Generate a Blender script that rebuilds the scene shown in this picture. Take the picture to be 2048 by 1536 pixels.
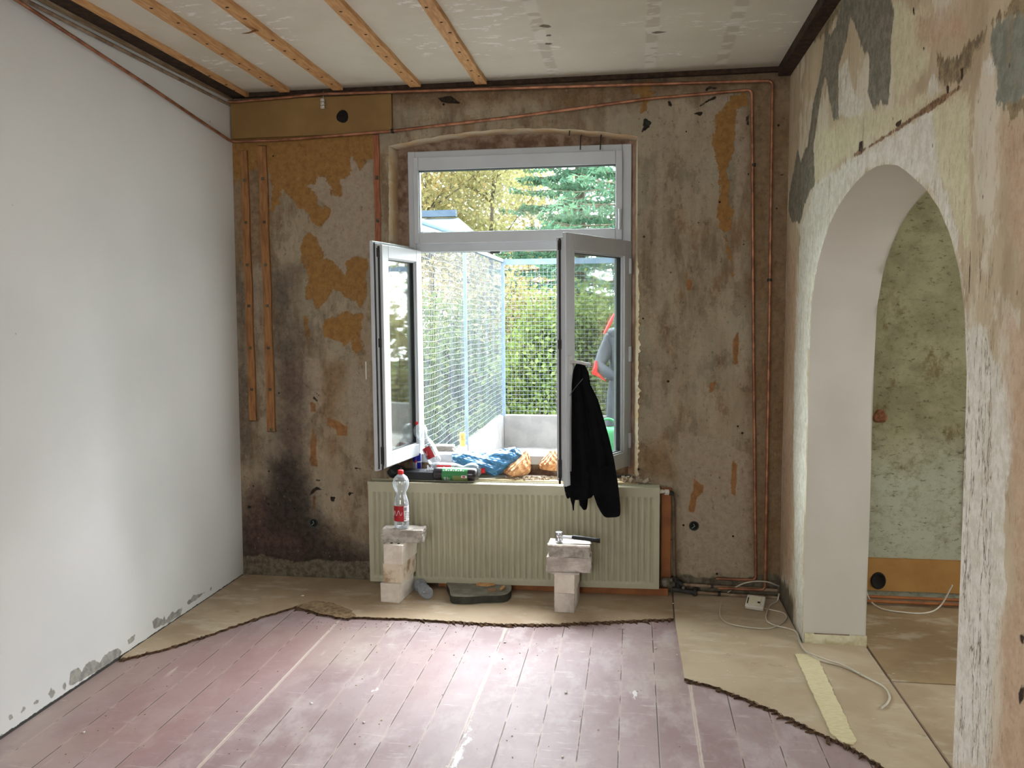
import bpy, math, random
import numpy as np
from mathutils import Vector, Matrix, Euler
random.seed(7); rng = np.random.default_rng(7)
for o in list(bpy.data.objects): bpy.data.objects.remove(o)
SC = bpy.context.scene
COL = SC.collection

# ------------------------------------------------------------------ camera
CAM = np.array([2.4686, -4.8388, 1.6697]); YAW, PIT, ROL, FPX = .1474, .0864, -.0077, 1639.85
_cy, _sy, _cp, _sp = math.cos(YAW), math.sin(YAW), math.cos(PIT), math.sin(PIT)
_f = np.array([-_sy*_cp, _cy*_cp, -_sp]); _r0 = np.array([_cy, _sy, 0.]); _u0 = np.cross(_r0, _f)
_r = math.cos(ROL)*_r0 + math.sin(ROL)*_u0; _u = -math.sin(ROL)*_r0 + math.cos(ROL)*_u0
def at(px, py, **k):
    """point of the place seen at a photo pixel, on the plane x=, y= or z="""
    d = _f + _r*(px-1024)/FPX - _u*(py-768)/FPX
    (a, v), = k.items(); i = 'xyz'.index(a)
    return tuple(CAM + d*(v-CAM[i])/d[i])
cd = bpy.data.cameras.new('camera'); cam = bpy.data.objects.new('camera', cd); COL.objects.link(cam)
cd.sensor_fit = 'HORIZONTAL'; cd.sensor_width = 36; cd.lens = FPX*36/2048; cd.clip_start = .05; cd.clip_end = 200
M = Matrix.Identity(4)
for i in range(3): M[i][0], M[i][1], M[i][2], M[i][3] = _r[i], _u[i], -_f[i], CAM[i]
cam.matrix_world = M
SC.camera = cam

# ------------------------------------------------------------------ light
SC.view_settings.view_transform = 'Standard'; SC.view_settings.look = 'None'
SC.view_settings.gamma = 1; SC.view_settings.use_curve_mapping = False
SC.view_settings.exposure = 0.44
W = bpy.data.worlds.new('World'); SC.world = W; W.use_nodes = True
bg = W.node_tree.nodes['Background']; bg.inputs['Color'].default_value = (.86, .94, 1, 1); bg.inputs['Strength'].default_value = 6.8
def lamp(name, kind, loc, rot, energy, color, **kw):
    l = bpy.data.lights.new(name, kind); l.energy = energy; l.color = color
    for k, v in kw.items(): setattr(l, k, v)
    o = bpy.data.objects.new(name, l); COL.objects.link(o); o.location = loc; o.rotation_euler = rot
    return o
# bright overcast sky over the garden
_d = Vector((.10, -1, -.50)).normalized()
lamp('overcast_sky_light', 'SUN', (1.7, 8, 8), _d.to_track_quat('-Z', 'Y').to_euler(), 50, (.90, .95, 1), angle=math.radians(115))
# daylight through the windows of the wall behind the camera and of the next room
lamp('rear_window_daylight', 'AREA', (1.3, -6.9, 1.9), (math.radians(90), 0, 0), 21, (1, .97, .93), shape='RECTANGLE', size=1.9, size_y=1.5)
lamp('side_room_daylight', 'AREA', (6.6, -1.7, 1.7), (math.radians(90), 0, math.radians(90)), 16, (1, .97, .92), shape='RECTANGLE', size=1.2, size_y=1.4)

# ------------------------------------------------------------------ helpers
def srgb(*c):
    c = [x/255 for x in c]
    return tuple((x/12.92 if x <= .04045 else ((x+.055)/1.055)**2.4) for x in c) + (1,)
class NT:
    def __init__(s, name):
        s.m = bpy.data.materials.new(name); s.m.use_nodes = True; s.t = s.m.node_tree; s.t.nodes.clear(); s.L = s.t.links.new
        s.out = s.t.nodes.new('ShaderNodeOutputMaterial'); s.geo = None
    def n(s, kind, **k):
        x = s.t.nodes.new('ShaderNode'+kind)
        for a, b in k.items(): setattr(x, a, b)
        return x
    def put(s, sock, v):
        if isinstance(v, (int, float)) or isinstance(v, tuple): sock.default_value = v
        else: s.L(v, sock)
    def pos(s, sc=(1, 1, 1)):
        if s.geo is None: s.geo = s.n('TexCoord')
        mp = s.n('Mapping'); s.L(s.geo.outputs['Object'], mp.inputs['Vector']); mp.inputs['Scale'].default_value = sc
        return mp.outputs[0]
    def noise(s, scale=5, detail=6, rough=.6, stretch=(1, 1, 1), off=0.):
        v = s.pos(stretch)
        if off:
            a = s.n('VectorMath', operation='ADD'); s.L(v, a.inputs[0]); a.inputs[1].default_value = (off, off*1.7, off*.6); v = a.outputs[0]
        x = s.n('TexNoise'); s.L(v, x.inputs['Vector']); x.inputs['Scale'].default_value = scale
        x.inputs['Detail'].default_value = detail; x.inputs['Roughness'].default_value = rough
        return x.outputs['Fac']
    def vor(s, scale=5, stretch=(1, 1, 1), off=0., out='Distance', feature='F1'):
        v = s.pos(stretch)
        if off:
            a = s.n('VectorMath', operation='ADD'); s.L(v, a.inputs[0]); a.inputs[1].default_value = (off, off, off); v = a.outputs[0]
        x = s.n('TexVoronoi', feature=feature); s.L(v, x.inputs['Vector']); x.inputs['Scale'].default_value = scale
        return x.outputs[out]
    def math(s, op, a, b=0., c=None, clamp=False):
        x = s.n('Math', operation=op, use_clamp=clamp); s.put(x.inputs[0], a); s.put(x.inputs[1], b)
        if c is not None: s.put(x.inputs[2], c)
        return x.outputs[0]
    def step(s, v, lo, hi):
        x = s.n('MapRange', interpolation_type='SMOOTHSTEP'); s.put(x.inputs[0], v); x.inputs[1].default_value = lo; x.inputs[2].default_value = hi
        return x.outputs[0]
    def mix(s, f, a, b, mode='MIX'):
        x = s.n('Mix', data_type='RGBA', blend_type=mode); s.put(x.inputs[0], f); s.put(x.inputs[6], a); s.put(x.inputs[7], b)
        return x.outputs[2]
    def attr(s, name):
        x = s.n('Attribute', attribute_name=name); return x.outputs['Fac']
    def bsdf(s, color, rough=.7, metal=0., bump=None, bstr=.3, bdist=.01, spec=.3, **k):
        b = s.n('BsdfPrincipled'); s.put(b.inputs['Base Color'], color); s.put(b.inputs['Roughness'], rough); s.put(b.inputs['Metallic'], metal)
        b.inputs['Specular IOR Level'].default_value = spec
        for a, v in k.items(): s.put(b.inputs[a], v)
        if bump is not None:
            u = s.n('Bump'); s.L(bump, u.inputs['Height']); u.inputs['Strength'].default_value = bstr; u.inputs['Distance'].default_value = bdist
            s.L(u.outputs[0], b.inputs['Normal'])
        s.L(b.outputs[0], s.out.inputs[0]); return s.m
def plain(name, c1, c2=None, scale=6, rough=.7, metal=0., bstr=.15, stretch=(1, 1, 1), spec=.3, lo=.35, hi=.65, bdist=.004, **k):
    t = NT(name); nz = t.noise(scale, 6, .6, stretch)
    c2 = c2 or tuple(x*.85 for x in c1[:3])+(1,)
    return t.bsdf(t.mix(t.step(nz, lo, hi), c1, c2), rough, metal, t.noise(scale*4, 4, .6, stretch), bstr, bdist, spec, **k)
def clear(name, tint=(1, 1, 1, 1), gloss=.12, rough=.03, milk=0., milkcol=(.8, .85, .9, 1)):
    t = NT(name); tr = t.n('BsdfTransparent'); tr.inputs[0].default_value = tint
    gl = t.n('BsdfGlossy'); gl.inputs['Roughness'].default_value = rough
    fr = t.n('LayerWeight'); fr.inputs[0].default_value = .35
    f = t.math('MULTIPLY_ADD', fr.outputs['Fresnel'], .55, gloss*.25)
    mx = t.n('MixShader'); t.L(f, mx.inputs[0]); t.L(tr.outputs[0], mx.inputs[1]); t.L(gl.outputs[0], mx.inputs[2]); o = mx.outputs[0]
    if milk:
        df = t.n('BsdfDiffuse'); df.inputs[0].default_value = milkcol; m2 = t.n('MixShader')
        t.put(m2.inputs[0], t.math('MULTIPLY_ADD', fr.outputs['Facing'], .5, milk)); t.L(o, m2.inputs[1]); t.L(df.outputs[0], m2.inputs[2]); o = m2.outputs[0]
    t.L(o, t.out.inputs[0]); return t.m

class MB:
    """collects vertices and faces and links them as one mesh object"""
    def __init__(s): s.v = []; s.f = []; s.mi = []; s.sm = []
    def add(s, vs, fs, mi=0, smooth=False):
        b = len(s.v); s.v += [tuple(map(float, p)) for p in vs]
        for f in fs: s.f.append(tuple(b+i for i in f)); s.mi.append(mi); s.sm.append(smooth)
        return s
    def box(s, lo, hi, mi=0, mat=None):
        x0, y0, z0 = lo; x1, y1, z1 = hi
        vs = [(x0, y0, z0), (x1, y0, z0), (x1, y1, z0), (x0, y1, z0), (x0, y0, z1), (x1, y0, z1), (x1, y1, z1), (x0, y1, z1)]
        if mat is not None: vs = [tuple(mat @ Vector(p)) for p in vs]
        return s.add(vs, [(0, 3, 2, 1), (4, 5, 6, 7), (0, 1, 5, 4), (1, 2, 6, 5), (2, 3, 7, 6), (3, 0, 4, 7)], mi)
    def tube(s, pts, r, n=10, mi=0, cap=True, flat=1.):
        P = [Vector(p) for p in pts]; R = r if isinstance(r, (list, tuple)) else [r]*len(P)
        t0 = (P[1]-P[0]).normalized(); up = Vector((0, 0, 1)) if abs(t0.z) < .9 else Vector((1, 0, 0)); a = t0.cross(up).normalized(); vs = []
        for i, p in enumerate(P):
            t = ((P[min(i+1, len(P)-1)]-P[max(i-1, 0)])).normalized(); a = (a - t*a.dot(t)).normalized(); b = t.cross(a)
            for k in range(n):
                q = 2*math.pi*k/n; vs.append(p + (a*math.cos(q)+b*math.sin(q)*flat)*R[i])
        fs = [(i*n+k, i*n+(k+1) % n, (i+1)*n+(k+1) % n, (i+1)*n+k) for i in range(len(P)-1) for k in range(n)]
        s.add(vs, fs, mi, True)
        if cap: s.add(vs[:n][::-1], [tuple(range(n))], mi); s.add(vs[-n:], [tuple(range(n))], mi)
        return s
    def lathe(s, prof, n=32, mat=None, mi=0, a0=0., a1=2*math.pi, wob=0., close=True):
        full = abs(a1-a0-2*math.pi) < 1e-6; m = n if full else n+1; vs = []
        for j, (r, z) in enumerate(prof):
            for k in range(m):
                q = a0+(a1-a0)*k/n; rr = r*(1+wob*math.sin(3*q+j*.9)); p = Vector((rr*math.cos(q), rr*math.sin(q), z)); vs.append(mat @ p if mat is not None else p)
        fs = []
        for j in range(len(prof)-1):
            for k in range(n):
                k2 = (k+1) % m if full else k+1
                fs.append((j*m+k, j*m+k2, (j+1)*m+k2, (j+1)*m+k))
        return s.add(vs, fs, mi, True)
    def prism(s, poly, z0, z1, mi=0, mat=None, axis='z'):
        n = len(poly)
        def P(a, b, c): p = {'z': (a, b, c), 'y': (a, c, b), 'x': (c, a, b)}[axis]; return tuple(mat @ Vector(p)) if mat is not None else p
        vs = [P(a, b, z0) for a, b in poly]+[P(a, b, z1) for a, b in poly]
        return s.add(vs, [tuple(range(n))[::-1], tuple(range(n, 2*n))]+[(i, (i+1) % n, n+(i+1) % n, n+i) for i in range(n)], mi)
    def grid(s, fn, nu, nv, mi=0, smooth=True):
        vs = [fn(i/nu, j/nv) for j in range(nv+1) for i in range(nu+1)]
        return s.add(vs, [(j*(nu+1)+i, j*(nu+1)+i+1, (j+1)*(nu+1)+i+1, (j+1)*(nu+1)+i) for j in range(nv) for i in range(nu)], mi, smooth)
    def mesh(s, name):
        me = bpy.data.meshes.new(name); me.from_pydata(s.v, [], s.f)
        me.polygons.foreach_set('material_index', s.mi); me.polygons.foreach_set('use_smooth', s.sm); me.update(); return me
    def build(s, name, mats, parent=None, bevel=0., seg=2, fix=True):
        me = s.mesh(name)
        if fix and len(s.f) < 20000:
            import bmesh
            bm = bmesh.new(); bm.from_mesh(me); bmesh.ops.recalc_face_normals(bm, faces=bm.faces); bm.to_mesh(me); bm.free()
        for m in (mats if isinstance(mats, (list, tuple)) else [mats]): me.materials.append(m)
        o = bpy.data.objects.new(name, me); COL.objects.link(o)
        if parent is not None:
            o.parent = parent; o.matrix_parent_inverse = parent_inv(parent)
        if bevel:
            b = o.modifiers.new('bevel', 'BEVEL'); b.width = bevel; b.segments = seg; b.limit_method = 'ANGLE'
        return o
def world_mat(o):
    m = o.matrix_basis.copy()
    while o.parent: m = o.parent.matrix_basis @ o.matrix_parent_inverse @ m; o = o.parent
    return m
def parent_inv(p): return world_mat(p).inverted()
def tag(o, label=None, cat=None, group=None, kind=None):
    for k, v in (('label', label), ('category', cat), ('group', group), ('kind', kind)):
        if v: o[k] = v
    return o
def empty(name, loc, label, cat, group=None, rz=0.):
    o = bpy.data.objects.new(name, None); COL.objects.link(o); o.location = loc; o.rotation_euler = (0, 0, rz); o.empty_display_size = .1
    return tag(o, label, cat, group)
def struct(o): o['kind'] = 'structure'; return o
def T(loc, rx=0., ry=0., rz=0.): return Matrix.Translation(Vector(loc)) @ Euler((rx, ry, rz)).to_matrix().to_4x4()
def smooth_path(pts, k=6):
    P = [np.array(p, float) for p in pts]; P = [2*P[0]-P[1]]+P+[2*P[-1]-P[-2]]; out = []
    for i in range(1, len(P)-2):
        for j in range(k):
            t = j/k; a, b, c, d = P[i-1:i+3]
            out.append(.5*((2*b)+(c-a)*t+(2*a-5*b+4*c-d)*t*t+(3*b-a-3*c+d)*t**3))
    out.append(P[-2]); return [tuple(p) for p in out]
def bend_path(pts, r, k=5):
    out = [pts[0]]
    for i in range(1, len(pts)-1):
        a, b, c = map(Vector, pts[i-1:i+2]); u = (a-b); v = (c-b); rr = min(r, u.length*.45, v.length*.45); p = b+u.normalized()*rr; q = b+v.normalized()*rr
        for j in range(k+1):
            t = j/k; out.append(tuple(p*(1-t)**2+b*2*t*(1-t)+q*t*t))
    out.append(pts[-1]); return out

# signed distance (positive inside) of 2D points to a union of polygons
def sdf(pts, polys, clampd=.6):
    pts = np.asarray(pts, float); best = np.full(len(pts), -clampd)
    for poly in polys:
        a = np.array(poly, float); b = np.roll(a, -1, 0); d2 = np.full(len(pts), 1e9); ins = np.zeros(len(pts), bool)
        for p, q in zip(a, b):
            e = q-p; w = pts-p; t = np.clip((w@e)/max(e@e, 1e-12), 0, 1); d2 = np.minimum(d2, ((w-t[:, None]*e)**2).sum(1))
            c = (p[1] > pts[:, 1]) != (q[1] > pts[:, 1])
            with np.errstate(divide='ignore', invalid='ignore'): xi = p[0]+(pts[:, 1]-p[1])*(q[0]-p[0])/(q[1]-p[1] if q[1] != p[1] else 1e-9)
            ins ^= c & (pts[:, 0] < xi)
        s = np.sqrt(d2)*np.where(ins, 1, -1); best = np.maximum(best, s)
    return np.clip(best, -clampd, clampd)
def paint(me, pts2, layers):
    for name, polys in layers.items():
        a = me.attributes.new(name, 'FLOAT', 'POINT'); a.data.foreach_set('value', sdf(pts2, polys).astype(np.float32))
def crop(polys, ox, oy, sc, plane, k):
    """polygons traced in a crop of the photo -> metres on a plane of the room"""
    i, j = {'y': (0, 2), 'x': (1, 2), 'z': (0, 1)}[plane]; out = []
    for poly in polys:
        w = [at(ox+x/sc, oy+y/sc, **{plane: k}) for x, y in poly]; out.append([(p[i], p[j]) for p in w])
    return out
RX = 3.318; H = 3.0

# ------------------------------------------------------------------ materials
white_pvc = plain('white_pvc', srgb(180, 183, 185), srgb(174, 176, 178), 3, .35, spec=.4, bstr=.02)
gasket = plain('black_gasket', srgb(38, 40, 40), rough=.5)
steel = plain('grey_steel', srgb(150, 150, 150), srgb(120, 118, 115), 20, .35, metal=.9)
glass = clear('window_glass', (.93, .98, .95, 1), .15)
wood = plain('old_pine', srgb(205, 160, 110), srgb(178, 130, 82), 9, .65, stretch=(8, 1, 8))
woodv = plain('old_pine_upright', srgb(146, 102, 58), srgb(120, 78, 42), 9, .65, stretch=(8, 8, 1))
board_or = plain('orange_fibreboard', srgb(160, 118, 62), srgb(146, 104, 52), 5, .6)
board_or2 = plain('brown_fibreboard', srgb(150, 92, 50), srgb(128, 76, 42), 7, .6)
copper = plain('dull_copper', srgb(164, 112, 84), srgb(120, 78, 56), 14, .45, metal=.5, bstr=.05)
dirty_pipe = plain('dusty_painted_pipe', srgb(150, 130, 108), srgb(112, 90, 70), 14, .7)
dark_iron = plain('dark_iron', srgb(58, 56, 52), srgb(40, 36, 33), 20, .6, metal=.3)
darkwood = plain('dark_rough_wood', srgb(66, 48, 34), srgb(38, 26, 18), 30, .9, bstr=.6)
black_cloth = plain('black_cloth', srgb(14, 14, 16), srgb(9, 9, 11), 15, .95, spec=.08)
zipm = plain('grey_zip', srgb(90, 90, 95), rough=.4)
rad_mat = plain('cream_radiator_paint', srgb(170, 165, 141), srgb(162, 157, 133), 4, .5, bstr=.02)
sandlime = plain('sand_lime_brick', srgb(214, 204, 190), srgb(200, 188, 174), 12, .9, bstr=.3)
sandlime_dirty = plain('stained_sand_lime_brick', srgb(205, 190, 168), srgb(150, 122, 92), 12, .9, bstr=.3, lo=.45, hi=.7)
aerated = plain('mortar_covered_brick', srgb(182, 174, 164), srgb(140, 132, 122), 22, .95, bstr=.8, bdist=.006)
aerated2 = plain('light_mortar_brick', srgb(196, 186, 176), srgb(160, 148, 138), 9, .95, bstr=.6, bdist=.006)
papery = plain('white_plaster_crust', srgb(235, 228, 218), srgb(220, 208, 196), 9, .9)
hole_dark = plain('dark_hole', srgb(26, 22, 18), rough=.9)
slab_mat = plain('grey_stone', srgb(132, 128, 116), srgb(112, 106, 94), 14, .9, bstr=.4)
slab_side = plain('dark_stone_edge', srgb(62, 62, 52), srgb(50, 48, 42), 22, .9, bstr=.4)
redcap = plain('red_plastic', srgb(205, 40, 38), rough=.4)
redlab = plain('red_label', srgb(166, 34, 40), srgb(150, 30, 36), 30, .5)
whitelab = plain('white_label', srgb(225, 222, 222), rough=.5)
greylab = plain('grey_print', srgb(120, 115, 125), rough=.5)
greenlab = plain('green_label', srgb(52, 130, 72), srgb(44, 116, 62), 9, .45)
olivelab = plain('olive_label', srgb(130, 140, 84), srgb(112, 124, 74), 9, .45)
darkjuice = plain('dark_drink', srgb(40, 34, 38), rough=.25, spec=.5)
pet = clear('clear_pet', (.94, .97, .98, 1), .3, .05, milk=.05)
petgrey = clear('grey_pet', (.75, .78, .82, 1), .3, .08, milk=.18, milkcol=(.5, .53, .58, 1))
canblue = plain('can_blue', srgb(32, 36, 140), rough=.3, metal=.5)
cansilver = plain('can_silver', srgb(185, 190, 200), rough=.3, metal=.6)
bluebag = plain('blue_plastic_film', srgb(60, 116, 154), srgb(50, 104, 144), 5, .32, spec=.5, bstr=.1)
paperbag = plain('tan_paper', srgb(206, 160, 118), srgb(190, 140, 98), 9, .75)
blackbox = plain('black_plastic', srgb(28, 29, 31), rough=.45)
rubble = plain('plaster_rubble', srgb(190, 176, 156), srgb(132, 112, 90), 40, .95, bstr=.5)
chips_mat = plain('white_plaster_chip', srgb(222, 216, 206), rough=.9)
sheet_mat_edge = plain('broken_board_edge', srgb(112, 84, 58), srgb(62, 42, 28), 60, .95, bstr=1., bdist=.01)
socket_white = plain('old_white_plastic', srgb(205, 198, 186), rough=.5)
cable_mat = plain('beige_cable', srgb(202, 192, 174), rough=.6)
yellowstrip = plain('pale_yellow_foam', srgb(218, 206, 168), srgb(206, 192, 152), 40, .85, stretch=(1, 4, 1))
concrete = plain('pale_concrete', srgb(132, 128, 122), srgb(116, 112, 106), 5, .9)
terr_mat = plain('terrace_tiles', srgb(124, 122, 120), srgb(100, 95, 90), 3, .9)
fence_mat = plain('galvanised_blue_grey', srgb(104, 120, 140), srgb(92, 108, 126), 9, .5)
chrome = plain('polished_steel', srgb(190, 192, 196), rough=.32, metal=1.)
rubber = plain('black_rubber_grip', srgb(26, 26, 28), rough=.5)
oldmortar = plain('old_reveal_mortar', srgb(150, 128, 108), srgb(104, 78, 62), 14, .95, bstr=.7, bdist=.008)
oldmortar2 = plain('pinkish_reveal_mortar', srgb(186, 156, 134), srgb(150, 118, 96), 9, .95, bstr=.5, bdist=.006)
facade = plain('pale_facade_render', srgb(190, 188, 182), srgb(178, 174, 166), 6, .9)
creamlip = plain('cream_plaster_lip', srgb(206, 192, 168), srgb(196, 164, 124), 6, .9, bstr=.6)

# ---- back wall plaster
def back_wall_mat():
    t = NT('peeled_back_wall_plaster')
    big = t.noise(1.6, 5, .6); med = t.noise(5, 8, .65, (1, 1, .55)); fine = t.noise(28, 6, .7); streak = t.noise(5.5, 9, .74, (1.5, 1, .42)); brush = t.noise(30, 5, .7, (.35, 1, 2.4))
    c = t.mix(t.step(med, .35, .65), srgb(176, 164, 142), srgb(150, 134, 112))
    c = t.mix(t.math('MULTIPLY', t.step(streak, .42, .62), .7), c, srgb(116, 96, 74))
    c = t.mix(t.math('MULTIPLY', t.step(t.noise(4.5, 9, .75, (1, 1, .5), 17.), .54, .60), .45), c, srgb(138, 104, 66))
    c = t.mix(t.math('MULTIPLY', t.step(t.noise(3.2, 6, .7, (1, 1, .4), 3.), .5, .62), .5), c, srgb(150, 148, 132))
    c = t.mix(t.math('MULTIPLY', t.step(brush, .5, .75), .28), c, srgb(96, 80, 62))
    c = t.mix(t.math('MULTIPLY', t.step(t.noise(3.4, 9, .78, (1, 1, .7), 51.), .50, .54), .4), c, srgb(186, 172, 150))
    wob = t.math('SUBTRACT', t.math('ADD', t.math('MULTIPLY', t.noise(7, 9, .78, off=5.), 1.5), t.math('MULTIPLY', t.noise(40, 6, .7, (1, 1, .5), off=5.), .4)), .95)
    def layer(c, name, col, col2, amp=.06, lo=-.004, hi=.004, op=1., w=wob):
        m = t.step(t.math('ADD', t.attr(name), t.math('MULTIPLY', w, amp)), lo, hi)
        cc = t.mix(t.step(fine, .4, .62), col, col2); return t.mix(t.math('MULTIPLY', m, op), c, cc), m
    c, _ = layer(c, 'a_pale', srgb(176, 162, 144), srgb(162, 146, 128), .05, -.01, .01, .85)
    c, _ = layer(c, 'a_brown', srgb(140, 108, 70), srgb(112, 84, 54), .12, -.05, .05, .65)
    c, my = layer(c, 'a_yellow', srgb(160, 122, 70), srgb(146, 108, 60), .10)
    c, _ = layer(c, 'a_orange', srgb(160, 118, 76), srgb(140, 100, 62), .03)
    c, _ = layer(c, 'a_dark', srgb(96, 86, 76), srgb(66, 58, 52), .34, -.14, .10, .8, t.math('SUBTRACT', t.noise(6, 9, .7, off=9.), .5))
    c, _ = layer(c, 'a_black', srgb(58, 50, 48), srgb(36, 32, 30), .30, -.12, .08, .85, t.math('SUBTRACT', t.noise(9, 9, .75, off=2.), .5))
    c, _ = layer(c, 'a_mauve', srgb(110, 86, 78), srgb(86, 64, 58), .2, -.06, .1, .55)
    c, _ = layer(c, 'a_cement', srgb(122, 114, 98), srgb(88, 80, 68), .05, -.006, .006)
    c, _ = layer(c, 'a_gash', srgb(52, 42, 32), srgb(40, 32, 24), .02, -.002, .002)
    c = t.mix(t.math('MULTIPLY', t.step(t.noise(36, 7, .8, (1, 1, .6), 31.), .56, .66), .5), c, srgb(78, 62, 46))
    c = t.mix(t.math('MULTIPLY', t.step(t.noise(30, 6, .75, (1, 1, .5), 37.), .60, .68), .4), c, srgb(186, 172, 150))
    # scattered pits and hairline cracks
    pits = t.step(t.vor(9, off=1.), .075, .05); gate = t.step(t.noise(2.4, 3, .5, off=7.), .47, .52)
    c = t.mix(t.math('MULTIPLY', t.math('MULTIPLY', pits, gate), 1.), c, srgb(40, 30, 22))
    pit2 = t.step(t.vor(26, off=4.), .10, .06); g2 = t.step(t.noise(4, 3, .5, off=11.), .58, .64)
    c = t.mix(t.math('MULTIPLY', t.math('MULTIPLY', pit2, g2), .8), c, srgb(60, 46, 34))
    h = t.math('ADD', t.math('MULTIPLY', med, .5), t.math('ADD', t.math('MULTIPLY', fine, .25), t.math('MULTIPLY', my, .12)))
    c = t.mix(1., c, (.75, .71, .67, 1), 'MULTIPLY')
    return t.bsdf(c, .85, 0, h, .6, .012, .2)
def right_wall_mat():
    t = NT('peeled_right_wall_plaster')
    med = t.noise(4, 8, .65, (1, 1, .5)); fine = t.noise(30, 6, .7); streak = t.noise(6, 9, .74, (1, 1.7, .4)); blotch = t.noise(2.6, 7, .62, (1, 1, .55), 4.)
    c = t.mix(t.step(med, .36, .64), srgb(196, 178, 150), srgb(176, 156, 128))
    c = t.mix(t.math('MULTIPLY', t.step(blotch, .52, .56), .8), c, srgb(214, 204, 184))
    c = t.mix(t.math('MULTIPLY', t.step(streak, .5, .7), .4), c, srgb(150, 128, 100))
    wob = t.math('SUBTRACT', t.math('ADD', t.math('MULTIPLY', t.noise(7, 9, .78, (1, 1, .45), 5.), 1.5), t.math('MULTIPLY', t.noise(42, 6, .7, (1, 1, .4), 5.), .5)), 1.0)
    def layer(c, name, col, col2, amp=.06, lo=-.004, hi=.004, op=1.):
        amp = amp*1.7
        m = t.step(t.math('ADD', t.attr(name), t.math('MULTIPLY', wob, amp)), lo, hi)
        cc = t.mix(t.step(fine, .38, .62), col, col2); return t.mix(t.math('MULTIPLY', m, op), c, cc), m
    c, _ = layer(c, 'b_cream', srgb(212, 204, 172), srgb(196, 186, 152), .08, -.012, .012, .9)
    c, _ = layer(c, 'b_white', srgb(220, 214, 202), srgb(202, 194, 178), .07, -.008, .008)
    c, _ = layer(c, 'b_pink', srgb(196, 168, 142), srgb(180, 150, 124), .12, -.03, .03, .8)
    c, mb = layer(c, 'b_brown', srgb(150, 132, 102), srgb(112, 96, 74), .07)
    c, mg = layer(c, 'b_grey', srgb(134, 128, 114), srgb(108, 102, 88), .05)
    c, _ = layer(c, 'b_blue', srgb(140, 140, 128), srgb(122, 122, 108), .05)
    c, _ = layer(c, 'b_gouge', srgb(150, 118, 88), srgb(100, 72, 50), .02, -.003, .003)
    c, _ = layer(c, 'b_gash', srgb(60, 44, 30), srgb(44, 32, 22), .012, -.002, .002)
    c, _ = layer(c, 'b_dirt', srgb(92, 86, 72), srgb(70, 64, 54), .1, -.02, .03, .85)
    sp = t.math('MULTIPLY', t.step(t.noise(34, 7, .8, (1, 1.6, .5), 31.), .56, .66), .5); c = t.mix(sp, c, srgb(120, 100, 76))
    sp2 = t.math('MULTIPLY', t.step(t.noise(9, 8, .8, (1, 1.3, .35), 41.), .58, .62), .55); c = t.mix(sp2, c, srgb(160, 138, 112))
    # upright cracks in the peeled strip beside the arch
    ck = t.math('ABSOLUTE', t.math('SUBTRACT', t.noise(7, 5, .6, (1, 2.2, .3), 13.), .5)); cm = t.math('MULTIPLY', t.step(ck, .010, .003), t.step(t.attr('b_crack'), -.05, .06))
    c = t.mix(t.math('MULTIPLY', cm, .8), c, srgb(104, 84, 64))
    pits = t.step(t.vor(12, (1, 1, .6), off=1.), .06, .03); gate = t.step(t.noise(2.2, 3, .5, off=7.), .5, .58)
    c = t.mix(t.math('MULTIPLY', t.math('MULTIPLY', pits, gate), .8), c, srgb(64, 48, 34))
    h = t.math('SUBTRACT', t.math('ADD', t.math('MULTIPLY', med, .6), t.math('MULTIPLY', fine, .3)), t.math('ADD', cm, t.math('MULTIPLY', mg, .25)))
    return t.bsdf(c, .85, 0, h, .5, .012, .2)
def left_wall_mat():
    t = NT('white_painted_wall'); c = t.mix(t.step(t.noise(1.1, 4, .5), .35, .65), srgb(214, 213, 210), srgb(206, 206, 203))
    wob = t.math('SUBTRACT', t.noise(18, 8, .7, off=5.), .5)
    m = t.step(t.math('ADD', t.attr('c_chip'), t.math('MULTIPLY', wob, .035)), -.002, .002)
    c = t.mix(m, c, t.mix(t.step(t.noise(24, 6, .7), .4, .6), srgb(132, 130, 126), srgb(160, 156, 148)))
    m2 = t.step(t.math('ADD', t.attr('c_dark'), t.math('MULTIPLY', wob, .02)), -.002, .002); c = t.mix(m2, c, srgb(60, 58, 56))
    pits = t.math('MULTIPLY', t.step(t.vor(5, off=1.), .035, .02), t.step(t.noise(1.4, 3, .5, off=7.), .52, .56)); c = t.mix(t.math('MULTIPLY', pits, .6), c, srgb(110, 108, 104))
    return t.bsdf(c, .75, 0, t.math('SUBTRACT', t.math('ADD', t.noise(3, 5, .6), t.math('MULTIPLY', t.noise(60, 4, .6), .12)), m), .25, .01, .25)
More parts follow.
